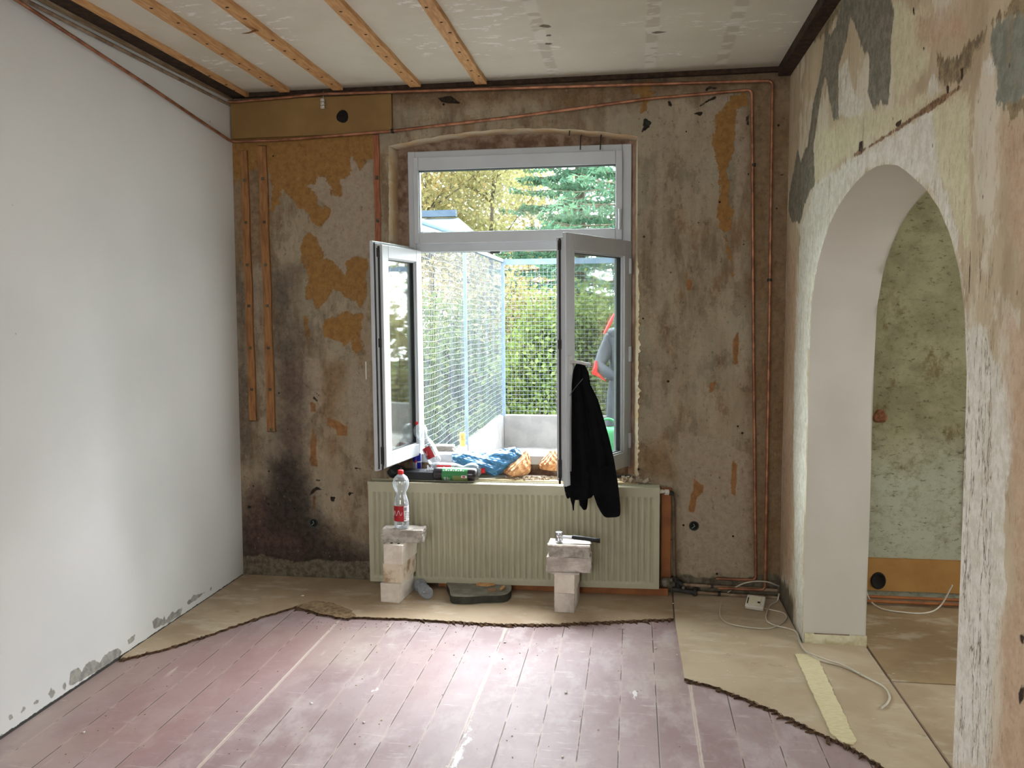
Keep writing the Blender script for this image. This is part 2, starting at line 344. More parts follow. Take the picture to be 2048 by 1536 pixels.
def ceiling_mat():
    t = NT('ceiling_plaster'); c = t.mix(t.step(t.noise(1.5, 5, .6), .35, .65), srgb(208, 201, 186), srgb(198, 191, 175))
    patch = t.math('MULTIPLY', t.step(t.noise(11, 7, .65, (1, 2.2, 1), 3.), .56, .59), t.step(t.noise(1.9, 3, .5, off=8.), .5, .6)); c = t.mix(t.math('MULTIPLY', patch, .8), c, srgb(232, 228, 222))
    wob = t.math('SUBTRACT', t.noise(16, 7, .7, off=5.), .5)
    s = t.step(t.math('ADD', t.attr('d_strip'), t.math('MULTIPLY', wob, .03)), -.008, .008)
    seg = t.noise(7, 3, .5, (.6, 1.4, 1), 21.)
    sc = t.mix(t.step(seg, .48, .52), srgb(222, 216, 206), srgb(176, 164, 150)); c = t.mix(t.math('MULTIPLY', s, .5), c, sc)
    g = t.step(t.math('ADD', t.attr('d_gash'), t.math('MULTIPLY', wob, .012)), -.002, .002); c = t.mix(t.math('MULTIPLY', g, .85), c, srgb(84, 70, 56))
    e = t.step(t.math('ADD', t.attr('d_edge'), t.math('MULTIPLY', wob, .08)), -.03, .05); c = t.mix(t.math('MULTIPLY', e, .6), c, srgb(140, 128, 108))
    return t.bsdf(c, .85, 0, t.math('ADD', t.noise(6, 6, .6), t.math('MULTIPLY', patch, .3)), .3, .01, .2)
BOARD_X0, BOARD_W = .8815, .1538
def floor_mat():
    t = NT('worn_mauve_floorboards'); g = t.n('TexCoord'); sx = t.n('SeparateXYZ'); t.L(g.outputs['Object'], sx.inputs[0]); X, Y = sx.outputs[0], sx.outputs[1]
    u = t.math('DIVIDE', t.math('SUBTRACT', X, BOARD_X0), BOARD_W); fr = t.math('FRACT', t.math('ADD', u, 40.)); idx = t.math('FLOOR', t.math('ADD', u, .5))
    d = t.math('MULTIPLY', t.math('MINIMUM', fr, t.math('SUBTRACT', 1., fr)), BOARD_W)
    cell = t.math('FLOOR', t.math('ADD', u, 40.)); wn = t.n('TexWhiteNoise', noise_dimensions='1D'); t.L(cell, wn.inputs['W']); tone = wn.outputs['Value']
    big = t.noise(1.7, 5, .6); med = t.noise(6, 7, .65, (1, .6, 1)); fine = t.noise(36, 6, .7, (1, .35, 1)); grain = t.noise(60, 4, .6, (1, .06, 1)); cross = t.noise(24, 5, .7, (.25, 1.6, 1), 2.)
    c = t.mix(t.step(big, .38, .62), srgb(140, 114, 114), srgb(156, 134, 134)); c = t.mix(t.math('MULTIPLY', tone, .35), c, srgb(176, 162, 160))
    c = t.mix(t.math('MULTIPLY', t.step(med, .45, .65), .5), c, srgb(188, 176, 174))
    c = t.mix(t.math('MULTIPLY', t.step(fine, .52, .7), .45), c, srgb(140, 112, 112))
    c = t.mix(t.math('MULTIPLY', t.step(cross, .58, .72), .45), c, srgb(204, 194, 190))
    dm = t.attr('f_dust'); c = t.mix(t.math('MULTIPLY', t.step(t.math('ADD', dm, t.math('MULTIPLY', t.math('SUBTRACT', med, .5), .5)), -.15, .15), .5), c, srgb(176, 162, 148))
    cr = t.attr('f_red'); c = t.mix(t.math('MULTIPLY', t.step(t.math('ADD', cr, t.math('MULTIPLY', t.math('SUBTRACT', med, .5), .6)), -.2, .2), .55), c, srgb(150, 112, 108))
    # thin scratches
    scm = t.n('Mapping'); t.L(g.outputs['Object'], scm.inputs[0]); scm.inputs['Rotation'].default_value = (0, 0, .7); scm.inputs['Scale'].default_value = (1, .08, 1)
    sn = t.n('TexNoise'); t.L(scm.outputs[0], sn.inputs['Vector']); sn.inputs['Scale'].default_value = 26; sn.inputs['Detail'].default_value = 5
    sc = t.math('MULTIPLY', t.step(sn.outputs['Fac'], .66, .70), t.step(t.noise(3, 3, .5, off=15.), .5, .6)); c = t.mix(t.math('MULTIPLY', sc, .5), c, srgb(206, 190, 182))
    # dark seams, broken up along their length
    gap = t.math('MULTIPLY', t.step(d, .0034, .0018), t.step(t.noise(5, 4, .6, (6, 1, 1), 3.), .43, .52)); c = t.mix(t.math('MULTIPLY', gap, .85), c, srgb(66, 50, 44))
    ln = t.step(d, .008, .003); c = t.mix(t.math('MULTIPLY', t.math('MULTIPLY', ln, t.math('SUBTRACT', 1., gap)), .35), c, srgb(186, 166, 154))
    # the wide filled seams, every sixth board
    k6 = t.math('FRACT', t.math('DIVIDE', t.math('ADD', idx, 60.), 6.)); wide = t.math('MULTIPLY', t.math('LESS_THAN', k6, .05), t.step(t.math('ADD', d, t.math('MULTIPLY', t.math('SUBTRACT', fine, .5), .010)), .0095, .006))
    c = t.mix(t.math('MULTIPLY', wide, t.math('MULTIPLY', .75, t.step(med, .35, .5))), c, srgb(196, 180, 168))
    wp = t.step(t.math('ADD', t.attr('f_white'), t.math('MULTIPLY', t.math('SUBTRACT', t.noise(30, 5, .7, (1, .4, 1)), .5), .09)), -.004, .004); c = t.mix(t.math('MULTIPLY', wp, .8), c, srgb(226, 224, 226))
    rough = t.math('MULTIPLY_ADD', med, .3, .42)
    h = t.math('SUBTRACT', t.math('ADD', t.math('MULTIPLY', fine, .15), t.math('MULTIPLY', grain, .1)), t.math('MULTIPLY', gap, 1.))
    return t.bsdf(c, rough, 0, h, .35, .004, .5)
def sheet_mat(name, c1, c2):
    t = NT(name); c = t.mix(t.step(t.noise(2.2, 6, .6), .38, .62), c1, c2)
    c = t.mix(t.math('MULTIPLY', t.step(t.noise(9, 7, .65, (.5, 1.3, 1), 3.), .52, .68), .4), c, srgb(206, 196, 180))
    c = t.mix(t.math('MULTIPLY', t.step(t.noise(12, 7, .7, off=8.), .62, .72), .5), c, srgb(112, 96, 78))
    c = t.mix(t.math('MULTIPLY', t.step(t.vor(14, (.5, 1.5, 1), 3.), .05, .03), .8), c, srgb(226, 220, 210))
    return t.bsdf(c, .62, 0, t.noise(30, 5, .6), .15, .003, .35)
def next_wall_mat():
    t = NT('green_mottled_plaster'); sx = t.n('SeparateXYZ'); g = t.n('TexCoord'); t.L(g.outputs['Object'], sx.inputs[0])
    c = t.mix(t.step(t.noise(3, 7, .65), .38, .62), srgb(144, 138, 108), srgb(122, 116, 88))
    low = t.step(t.math('ADD', sx.outputs[2], t.math('MULTIPLY', t.math('SUBTRACT', t.noise(3, 6, .6, off=4.), .5), .9)), 1.05, .6); c = t.mix(t.math('MULTIPLY', low, .8), c, srgb(166, 166, 146))
    mid = t.math('MULTIPLY', t.step(t.noise(6, 8, .75, (1, 1, .6), 6.), .54, .66), t.step(t.math('ABSOLUTE', t.math('SUBTRACT', sx.outputs[2], 1.25)), .8, .25)); c = t.mix(t.math('MULTIPLY', mid, .75), c, srgb(96, 78, 42))
    c = t.mix(t.math('MULTIPLY', t.step(t.noise(14, 9, .8, (.8, 1, 1), 12.), .48, .66), .5), c, srgb(98, 90, 60))
    sp = t.math('MULTIPLY', t.step(t.noise(38, 6, .8, (.6, 1, 1.4), 2.), .56, .64), .7); c = t.mix(sp, c, srgb(70, 60, 38))
    return t.bsdf(c, .85, 0, t.noise(8, 8, .7), .5, .01, .2)

# ================================================================== SETTING
def patch(mb, A, B, C_, D, nu, nv, mi=0):   # curves A(bottom) B(top) as functions of u
    mb.grid(lambda u, v: tuple(np.array(A(u))*(1-v)+np.array(B(u))*v), nu, nv, mi, False)
# ---- back wall with the segmental window opening
WX0, WX1, WZ0 = 1.015, 2.487, .655
def arch_top(x):
    t = (x-WX0)/(WX1-WX0); return 2.668+.072*(1-(2*t-1)**2)
_jr = np.random.default_rng(5); _jt = _jr.normal(size=400); _jk = np.abs(_jr.normal(size=60))
def jag(z, a=.013):
    return a*(.9*float(np.interp(z*22, range(60), _jk))-.5+.45*float(np.interp(z*75, range(400), _jt))+.3*float(np.interp(z*110, range(400), _jt[::-1])))
def left_jamb(z): return WX0 - .03*(1-(z-WZ0)/2.02) + .35*jag(z, .006)
def right_jamb(z):
    k = max(0, min(1, (2.02-z)/.3)); return WX1 + k*(.008+abs(jag(z, .014)))
mb = MB(); XL, XR = -.06, 3.38
mb.grid(lambda u, v: (XL+(left_jamb(WZ0+v*(2.668-WZ0))-XL)*u, 0, WZ0+v*(2.668-WZ0)), 110, 200, 0, False)
mb.grid(lambda u, v: (right_jamb(WZ0+v*(2.668-WZ0))*(1-u)+XR*u, 0, WZ0+v*(2.668-WZ0)), 90, 200, 0, False)
mb.grid(lambda u, v: (XL+(XR-XL)*u, 0, -.02+v*(WZ0+.02)), 340, 68, 0, False)
def topcurve(x):
    return arch_top(min(max(x, WX0), WX1))
mb.grid(lambda u, v: (XL+(XR-XL)*u, 0, topcurve(XL+(XR-XL)*u)*(1-v)+3.04*v), 340, 36, 0, False)
# splayed reveal of the opening, 15 cm deep
NJ = 120
mb.grid(lambda u, v: (left_jamb(WZ0+u*(2.668-WZ0))+.012*v, .155*v, WZ0+u*(2.668-WZ0)), NJ, 4, 1, False)
mb.grid(lambda u, v: (right_jamb(WZ0+u*(2.668-WZ0))*(1-min(1, v*4))+(WX1-.004+.3*jag(WZ0+u*2.0+.3, .006))*min(1, v*4)-.010*v, .155*v, WZ0+u*(2.668-WZ0)), NJ, 8, 1, False)
mb.grid(lambda u, v: (WX0+(WX1-WX0)*u, .155*v, topcurve(WX0+(WX1-WX0)*u)-.0*v+.003*math.sin(u*60)), 60, 4, 1, False)
# masonry ring behind the plaster lip, carrying the frame, out to the facade
for lo, hi, m_ in (((-.3, .155, -.3), (1.115, .205, 3.2), 2), ((2.44, .155, -.3), (3.36, .205, 3.2), 3), ((1.115, .155, 2.64), (2.44, .205, 3.2), 2), ((1.115, .155, -.3), (2.44, .205, .735), 2),
    ((-.3, .205, -.3), (1.06, .46, 3.2), 4), ((2.50, .205, -.3), (3.36, .46, 3.2), 4), ((1.06, .205, 2.66), (2.50, .46, 3.2), 4), ((1.06, .205, -.3), (2.50, .46, .70), 4)):
    mb.box(lo, hi, m_)
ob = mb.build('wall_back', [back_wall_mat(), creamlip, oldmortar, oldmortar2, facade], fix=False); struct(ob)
c5 = lambda P: crop(P, 420, 160, 3.071, 'y', 0); c6 = lambda P: crop(P, 420, 640, 2.56, 'y', 0)
c7 = lambda P: crop(P, 1270, 140, 3.071, 'y', 0); c8 = lambda P: crop(P, 1270, 640, 2.56, 'y', 0); pp = lambda P: crop(P, 0, 0, 1, 'y', 0)
pts = np.array([(v[0], v[2]) for v in mb.v])
paint(ob.data, pts, {
 'a_yellow': c5([[(100, 340), (1000, 325), (1000, 480), (960, 490), (925, 545), (895, 500), (870, 465), (852, 500), (862, 560), (860, 590), (790, 605), (800, 640), (820, 705), (790, 705), (755, 690), (740, 640), (690, 590), (655, 590), (640, 640), (590, 648), (640, 690), (655, 720), (650, 775), (745, 790), (735, 830), (690, 880), (660, 920), (625, 860), (600, 800), (560, 790), (535, 795), (520, 735), (440, 670), (415, 760), (380, 800), (385, 700), (360, 585), (345, 520), (300, 540), (240, 560), (150, 640)],
   [(560, 980), (600, 940), (660, 980), (700, 1100), (760, 1110), (830, 1200), (845, 1120), (880, 1090), (960, 1100), (965, 1330), (930, 1400), (900, 1370), (820, 1330), (760, 1270), (730, 1320), (690, 1380), (650, 1400), (620, 1340), (590, 1340), (600, 1200), (560, 1120)], [(785, 1440), (830, 1420), (930, 1440), (920, 1536), (780, 1536)]])
   + c6([[(580, -10), (770, -10), (780, 150), (740, 190), (720, 110), (690, 130), (650, 100), (590, 80)], [(478, -20), (502, -20), (505, 120), (518, 180), (495, 150)]])
   + c7([[(590, 150), (680, 150), (690, 220), (620, 240), (610, 380), (610, 520), (575, 600), (580, 700), (560, 800), (595, 860), (595, 960), (560, 1010), (515, 960), (510, 860), (530, 760), (510, 650), (510, 580), (490, 560), (480, 420), (495, 320), (520, 250), (570, 210)], [(553, 1010), (580, 1090), (600, 1160), (597, 1260), (578, 1180), (560, 1090)], [(20, 130), (110, 140), (80, 200), (60, 260), (40, 260), (40, 200)]])
   + pp([[(1262, 165), (1300, 165), (1296, 188), (1262, 190)]]),
 'a_orange': c6([[(526, 540), (545, 620), (540, 700), (552, 750), (518, 745), (515, 640)], [(600, 500), (640, 510), (705, 550), (700, 590), (655, 590), (640, 560), (600, 540)], [(515, 420), (540, 430), (540, 470), (515, 470)], [(525, 900), (540, 900), (538, 970), (525, 970)]])
   + c8([[(300, 810), (355, 850), (350, 880), (315, 910), (300, 990), (275, 980), (285, 900), (300, 870)], [(390, 320), (410, 320), (392, 375), (378, 372)], [(500, 100), (530, 60), (530, 230), (500, 230)], [(500, 720), (520, 740), (515, 900), (492, 890)]]) + c7([[(305, 1190), (330, 1290), (352, 1300), (345, 1360), (320, 1350)]]),
 'a_pale': c5([[(870, 465), (925, 545), (1000, 480), (1010, 1000), (960, 1090), (880, 1080), (830, 1200), (700, 1080), (650, 980), (700, 880), (745, 790), (650, 720), (590, 650), (700, 600), (850, 600)], [(235, 560), (290, 640), (300, 900), (300, 1500), (250, 1500), (240, 900)], [(345, 480), (380, 420), (370, 520), (420, 650), (400, 780), (350, 800)]])
   + c6([[(480, 180), (560, 200), (580, 420), (500, 520), (480, 740), (510, 980), (480, 860), (470, 500)], [(280, 590), (298, 600), (298, 870), (282, 860)], [(700, 250), (820, 250), (820, 560), (720, 560)]])
   + c7([[(490, 140), (580, 140), (580, 200), (520, 240), (495, 300), (440, 300), (430, 200)], [(610, 240), (690, 240), (700, 560), (650, 800), (620, 1000), (615, 600)], [(135, 200), (172, 200), (172, 1500), (125, 1500), (130, 900)], [(600, 1120), (650, 1120), (655, 1300), (610, 1300)]])
   + c8([[(220, 570), (380, 600), (600, 700), (600, 1290), (240, 1300), (230, 900)], [(90, 260), (140, 260), (130, 610), (88, 600)]]),
 'a_brown': pp([[(1490, 150), (1600, 150), (1590, 1160), (1500, 1160), (1500, 600)], [(460, 165), (1600, 125), (1600, 178), (1290, 195), (790, 215), (460, 215)], [(460, 280), (545, 280), (540, 520), (470, 540)], [(1090, 165), (1290, 150), (1280, 210), (1100, 215)]])
   + c6([[(580, 200), (700, 220), (660, 420), (640, 520), (580, 560)], [(600, 600), (660, 600), (640, 760), (610, 740)]]) + c8([[(20, 640), (150, 640), (220, 820), (160, 820), (20, 800)]]),
 'a_dark': c6([[(320, 130), (460, 60), (470, 400), (480, 600), (500, 800), (505, 1010), (580, 1080), (700, 1120), (830, 1180), (830, 1330), (150, 1330), (150, 900), (300, 850), (330, 700), (360, 450), (330, 250)], [(150, -200), (185, -200), (185, 700), (150, 700)]]) + c5([[(360, 1180), (540, 1180), (520, 1560), (370, 1560)]]),
 'a_black': c6([[(310, 720), (430, 720), (500, 880), (500, 1000), (570, 1040), (600, 1160), (830, 1220), (830, 1330), (150, 1330), (160, 1060), (250, 980), (300, 900)]]) + pp([[(460, 165), (1570, 118), (1570, 140), (1040, 165), (460, 190)]]),
 'a_mauve': c6([[(160, 840), (300, 860), (300, 1060), (480, 1100), (480, 1200), (160, 1200)], [(380, 200), (470, 200), (470, 640), (390, 640)]]),
 'a_cement': c6([[(150, 1212), (260, 1200), (340, 1225), (430, 1240), (560, 1225), (700, 1235), (840, 1235), (840, 1400), (150, 1400)]]) + pp([[(1340, 1152), (1380, 1150), (1400, 1156), (1440, 1152), (1470, 1160), (1500, 1152), (1535, 1148), (1600, 1148), (1600, 1240), (1340, 1240)]]),
 'a_gash': c6([[(505, 905), (520, 870), (545, 850), (580, 868), (545, 872), (525, 890)], [(615, 900), (645, 905), (635, 935), (618, 925)], [(705, 880), (755, 882), (722, 892), (712, 905)], [(540, 815), (565, 818), (560, 828), (545, 826)], [(740, 752), (775, 760), (772, 768), (742, 762)], [(530, 390), (552, 410), (548, 420), (526, 400)], [(540, 365), (560, 385), (556, 390), (538, 372)], [(740, 978), (760, 976), (758, 984)], [(190, 950), (215, 950), (210, 965), (195, 965)]])
   + c7([[(395, 222), (450, 180), (490, 160), (505, 175), (450, 195), (405, 222)], [(345, 265), (410, 255), (425, 258), (400, 280)], [(430, 118), (460, 98), (505, 108), (500, 120), (460, 114), (435, 130)], [(200, 195), (215, 190), (230, 230), (208, 215)], [(680, 290), (700, 275), (700, 340), (685, 335)], [(690, 640), (700, 630), (702, 655)], [(885, 645), (930, 630), (940, 636), (900, 650)], [(45, 370), (60, 330), (80, 310), (90, 350), (60, 375)], [(288, 1420), (302, 1420), (292, 1455)]])
   + pp([[(876, 196), (900, 192), (925, 208), (900, 206), (882, 203)]])})
# ---- left wall, leaning a little
def LW(y, z): return (.028+.0175*y)*(z/3)-.006*(1-z/3)
mb = MB(); mb.grid(lambda u, v: (LW(-7*u, 3.06*v), -7*u, -.02+3.08*v), 560, 240, 0, False)
mb.box((-.35, -7, -.02), (-.12, .4, 3.06), 0)
ob = mb.build('wall_left', [left_wall_mat()], fix=False); struct(ob)
c3 = lambda P: crop(P, 0, 1000, 2.844, 'x', 0)
pts = np.array([(v[1], v[2]) for v in mb.v])
paint(ob.data, pts, {'c_chip': c3([[(400, 1050), (410, 980), (455, 950), (470, 985), (490, 935), (545, 910), (570, 930), (600, 880), (680, 840), (700, 870), (640, 930), (540, 985), (420, 1060)], [(730, 800), (775, 765), (770, 800), (740, 825)], [(870, 690), (900, 665), (935, 680), (940, 655), (950, 690), (985, 630), (1000, 640), (1045, 605), (1035, 650), (960, 700), (880, 730)], [(1070, 580), (1110, 540), (1170, 525), (1130, 560), (1075, 600)],
   [(280, 1110), (295, 1070), (325, 1085), (305, 1125)], [(193, 1160), (225, 1125), (230, 1150), (200, 1172)], [(125, 1210), (140, 1172), (153, 1185), (135, 1217)], [(52, 1240), (66, 1218), (82, 1235), (66, 1257)], [(1195, 510), (1208, 490), (1208, 520)], [(362, 1070), (372, 1030), (385, 1045), (378, 1090)]]),
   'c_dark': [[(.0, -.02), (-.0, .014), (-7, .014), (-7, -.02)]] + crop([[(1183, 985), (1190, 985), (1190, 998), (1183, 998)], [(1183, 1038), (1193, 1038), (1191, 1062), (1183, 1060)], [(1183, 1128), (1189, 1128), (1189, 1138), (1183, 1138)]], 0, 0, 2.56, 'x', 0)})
# ---- right wall with the rounded archway
ARCH = [(-.675, 0.), (-.675, .6), (-.675, 1.1), (-.678, 1.479), (-.69, 1.68), (-.784, 1.865), (-.87, 1.945), (-1.015, 2.043), (-1.14, 2.095), (-1.282, 2.134), (-1.43, 2.162), (-1.577, 2.178), (-1.72, 2.178), (-1.83, 2.165), (-1.95, 2.142), (-2.049, 2.105), (-2.224, 2.028), (-2.34, 1.957), (-2.434, 1.873), (-2.506, 1.776), (-2.555, 1.66), (-2.585, 1.5), (-2.595, 1.1), (-2.595, .6), (-2.595, 0.)]
AY = np.array([p[0] for p in ARCH]); AZ = np.array([p[1] for p in ARCH])
seg = np.r_[0, np.cumsum(np.hypot(np.diff(AY), np.diff(AZ)))]; seg /= seg[-1]
def arch(u): 
    y = np.interp(u, seg, AY); z = np.interp(u, seg, AZ)
    return y, z
mb = MB()
k0 = seg[3]; k1 = seg[-4]
def wall_side(mb, x, mi, fine=True):
    q = 1 if fine else 8
    mb.grid(lambda u, v: (x, (1-u)*.02+u*np.interp(v*1.479, [0, 1.1, 1.479], [-.675, -.675, -.678]), v*1.479-.0*u), 70//q, 148//q, mi, False)
    mb.grid(lambda u, v: (x, -2.595*(1-u)-7*u if v < .74 else ((-2.595+(v-.74)/.26*.01)*(1-u)-7*u), v*1.5), 300//q, 150//q, mi, False)
    def A(u):
        y, z = arch(k0+(k1-k0)*u); return y, z
    def Bt(u):   # top ends follow the arch's parameter
        return np.interp(u, [0, 1], [-.678, -2.585])
    mb.grid(lambda u, v: (x, A(u)[0]*(1-v)+Bt(u)*v, A(u)[1]*(1-v)+3.05*v), 190//q, 130//q, mi, False)
    mb.grid(lambda u, v: (x, .02*(1-u)-.678*u, 1.479+(3.05-1.479)*v), 70//q, 157//q, mi, False)
    mb.grid(lambda u, v: (x, -2.585*(1-u)-7*u, 1.5+(3.05-1.5)*v), 300//q, 155//q, mi, False)
wall_side(mb, RX, 0); nface = len(mb.v)
wall_side(mb, RX+.3, 1, False)
mb.grid(lambda u, v: (RX+.3*v, arch(u)[0]+.004*math.sin(u*37)*math.sin(v*7), arch(u)[1]), 160, 6, 2, True)
reveal_mat = plain('smooth_grey_white_paint', srgb(196, 190, 178), srgb(190, 184, 171), 2, .6, bstr=.03)
cream_p = plain('pale_next_room_paint', srgb(190, 184, 160), rough=.8)
ob = mb.build('wall_right', [right_wall_mat(), cream_p, reveal_mat], fix=False); struct(ob)
r1 = lambda P: crop(P, 1540, 0, 2.195, 'x', RX); r2 = lambda P: crop(P, 1540, 640, 1.715, 'x', RX)
pts = np.array([(v[1], v[2]) for v in mb.v])
paint(ob.data, pts, {
 'b_grey': r1([[(330, -60), (520, -60), (540, 60), (530, 200), (520, 460), (500, 465), (490, 440), (460, 485), (430, 420), (440, 250), (400, 200), (370, 100), (350, 90), (335, 180), (300, 280), (300, 520), (280, 540), (262, 460), (250, 350), (240, 340), (215, 480), (190, 640), (195, 800), (150, 900), (130, 980), (95, 975), (80, 920), (85, 850), (120, 660), (135, 700), (165, 640), (190, 450), (225, 300), (245, 130), (265, 160), (290, 110)]]),
 'b_blue': r1([[(970, 110), (1030, 80), (1200, 40), (1300, 420), (1115, 415), (1040, 440), (990, 440), (1000, 300), (960, 200)]]),
 'b_brown': r1([[(730, 230), (770, 240), (830, 230), (900, 150), (930, 110), (1115, -20), (1200, 0), (1200, 60), (1030, 85), (970, 120), (940, 220), (900, 240), (890, 290), (850, 370), (780, 390), (740, 340)], [(1040, 440), (1200, 420), (1200, 460), (1060, 500)], [(275, -60), (340, -60), (300, 60), (250, 150), (190, 190), (200, 130)]]),
 'b_white': r1([[(118, 1536), (128, 1100), (150, 960), (200, 820), (250, 770), (360, 690), (480, 625), (560, 570), (700, 490), (725, 600), (740, 750), (780, 880), (820, 1000), (850, 1200), (870, 1400), (878, 1536), (863, 1536), (845, 1250), (800, 1050), (740, 910), (680, 825), (600, 752), (510, 723), (420, 760), (330, 860), (260, 990), (205, 1180), (180, 1330), (175, 1536)], [(300, 320), (345, 250), (360, 400), (420, 480), (330, 520), (300, 500)], [(690, 400), (715, 310), (745, 390), (700, 420)], [(930, 300), (945, 225), (985, 280), (960, 330)], [(120, 1400), (135, 1000), (150, 1000), (140, 1536), (118, 1536)]])
   + r2([[(88, -80), (133, -80), (128, 300), (112, 900), (108, 1118), (92, 1110), (85, 900), (78, 500)], [(668, 20), (720, 20), (810, 240), (840, 380), (820, 560), (800, 700), (820, 900), (780, 1080), (760, 1300), (750, 1536), (615, 1536), (640, 900), (650, 500)]]),
 'b_cream': r1([[(700, 480), (830, 400), (885, 370), (890, 900), (885, 1080), (850, 1100), (800, 950), (740, 760), (730, 700)], [(200, 580), (300, 530), (440, 480), (560, 465), (700, 395), (760, 390), (560, 560), (360, 680), (200, 795), (205, 700)], [(540, 20), (720, 40), (700, 300), (560, 440), (530, 200)]]),
 'b_pink': r1([[(1030, 560), (1200, 500), (1200, 1300), (1060, 1100), (1030, 800)], [(640, 60), (880, 60), (860, 180), (720, 230), (640, 200)], [(80, 1080), (115, 1080), (112, 1536), (60, 1536)]]) + r2([[(820, 0), (900, 0), (900, 1700), (760, 1536), (790, 1100), (830, 900), (830, 600)], [(38, -80), (85, -80), (75, 500), (80, 900), (45, 880)]]),
 'b_gouge': r1([[(350, 685), (480, 610), (560, 555), (640, 500), (740, 430), (830, 372), (850, 380), (760, 450), (640, 520), (560, 575), (480, 622), (370, 690)]]),
 'b_gash': r1([[(392, 625), (410, 620), (405, 665), (390, 660)], [(548, 545), (578, 520), (575, 550), (552, 558)], [(775, 375), (790, 370), (785, 415), (776, 412)], [(835, 300), (850, 290), (848, 360), (838, 350)], [(625, 30), (635, 30), (635, 68), (628, 68)], [(672, 205), (680, 205), (680, 222), (672, 222)], [(855, 1070), (890, 1060), (882, 1200), (872, 1290), (862, 1280), (872, 1150)][:0] or [(878, 1080), (884, 1080), (876, 1300), (870, 1300)]]) + r2([[(852, 1280), (868, 1240), (872, 1290), (856, 1320)], [(855, 1080), (871, 1080), (871, 1110), (860, 1120)]]),
 'b_dirt': r2([[(20, 870), (60, 900), (80, 960), (82, 1050), (95, 1120), (20, 1010), (10, 870)]]) + [[(.02, 0), (.02, .03), (-.7, .012), (-.7, 0)]],
 'b_crack': r2([[(650, 20), (760, 20), (800, 300), (780, 900), (770, 1536), (600, 1536), (630, 1000)]]) + r1([[(860, 1050), (960, 1000), (980, 1300), (900, 1400), (860, 1400)]])})
# base strip left on the archway's far reveal
mb = MB(); mb.box((RX+.005, -.679-.01, .0), (RX+.302, -.679, .062)); mb.box((RX+.05, -.679-.0115, .060), (RX+.22, -.68, .0625), 1)
struct(mb.build('baseboard_right', [plain('yellowed_base_strip', srgb(208, 202, 172), srgb(170, 158, 120), 12, .7), oldmortar], bevel=.003))
# ---- ceiling
mb = MB(); mb.grid(lambda u, v: (-.1+6.9*u, .3-7.4*v, 3.01), 460, 370, 0, False); mb.box((-.3, -7.2, 3.06), (7, .5, 3.2), 0)
ob = mb.build('ceiling', [ceiling_mat()], fix=False); struct(ob)
cz = lambda P: crop(P, 780, 0, 2.226, 'z', 3.01)
paint(ob.data, np.array([(v[0], v[1]) for v in mb.v]), {
 'd_strip': [[(1.985, -4), (2.045, -4), (2.045, -.05), (1.985, -.05)], [(2.52, -4), (2.58, -4), (2.58, -.05), (2.52, -.05)], [(2.9, -4), (2.96, -4), (2.96, -.05), (2.9, -.05)]],
 'd_gash': cz([[(660, 118), (680, 108), (735, 118), (700, 124)], [(690, 155), (718, 152), (718, 162), (695, 162)], [(688, 190), (728, 192), (715, 200), (690, 198)], [(1155, 148), (1190, 138), (1235, 142), (1190, 150)], [(700, 230), (718, 232), (715, 238)], [(672, 48), (684, 46), (684, 54)], [(700, 95), (704, 95), (704, 112), (700, 112)]]),
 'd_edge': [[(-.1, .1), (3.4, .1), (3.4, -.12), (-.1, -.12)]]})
# dark gap strips where the ceiling meets the walls
mb = MB(); mb.box((.045, -6.9, 2.985), (.134, -.02, 3.012)); struct(mb.build('trim_1', darkwood))
mb = MB(); mb.box((3.25, -6.9, 2.96), (3.317, -.02, 3.012)); struct(mb.build('trim_2', darkwood))
mb = MB(); mb.box((.03, -.03, 2.985), (3.317, .0, 3.012)); struct(mb.build('trim_3', darkwood))
mb = MB(); mb.box((.018, -6.9, 2.974), (.044, -.0, 2.985)); struct(mb.build('trim_4', plain('grey_brown_strip', srgb(150, 128, 100), srgb(120, 98, 72), 9, .7, stretch=(8, 1, 8))))
# ---- floor boards and rear / side rooms
mb = MB(); mb.grid(lambda u, v: (-.1+3.8*u, .1-7.1*v, 0), 190, 350, 0, False); mb.box((-.3, -7.2, -.25), (7, .45, -.05), 0)
ob = mb.build('floor', [floor_mat()], fix=False); struct(ob)
z0 = lambda P: crop(P, 0, 0, 1, 'z', 0)
paint(ob.data, np.array([(v[0], v[1]) for v in mb.v]), {
 'f_dust': z0([[(200, 1330), (450, 1260), (350, 1310), (60, 1480), (-80, 1536)], [(1280, 1290), (1360, 1290), (1372, 1400), (1300, 1370)], [(560, 1260), (760, 1250), (760, 1330), (620, 1340)], [(0, 1500), (200, 1480), (120, 1536), (0, 1536)]]),
 'f_red': z0([[(250, 1310), (520, 1260), (700, 1240), (620, 1330), (440, 1440), (300, 1536), (60, 1536)], [(840, 1290), (900, 1290), (880, 1400), (760, 1430)]]),
 'f_white': z0([[(935, 1465), (945, 1440), (940, 1480), (925, 1510), (910, 1536), (896, 1536), (915, 1500)], [(1263, 1385), (1271, 1383), (1271, 1398), (1264, 1398)], [(738, 1380), (755, 1376), (745, 1384)]])})
wall_plain = plain('plain_rear_wall', srgb(205, 198, 184), rough=.8)
mb = MB()
for lo, hi in (((-.3, -7.2, 0), (.3, -7, 3.05)), ((2.3, -7.2, 0), (3.6, -7, 3.05)), ((.3, -7.2, 0), (2.3, -7, 1.1)), ((.3, -7.2, 2.7), (2.3, -7, 3.05))): mb.box(lo, hi)
struct(mb.build('wall_front', wall_plain))
mb = MB()
for lo, hi in (((6.7, -7.2, 0), (6.9, -2.4, 3.05)), ((6.7, -1.0, 0), (6.9, .45, 3.05)), ((6.7, -2.4, 0), (6.9, -1., .9)), ((6.7, -2.4, 2.5), (6.9, -1., 3.05))): mb.box(lo, hi)
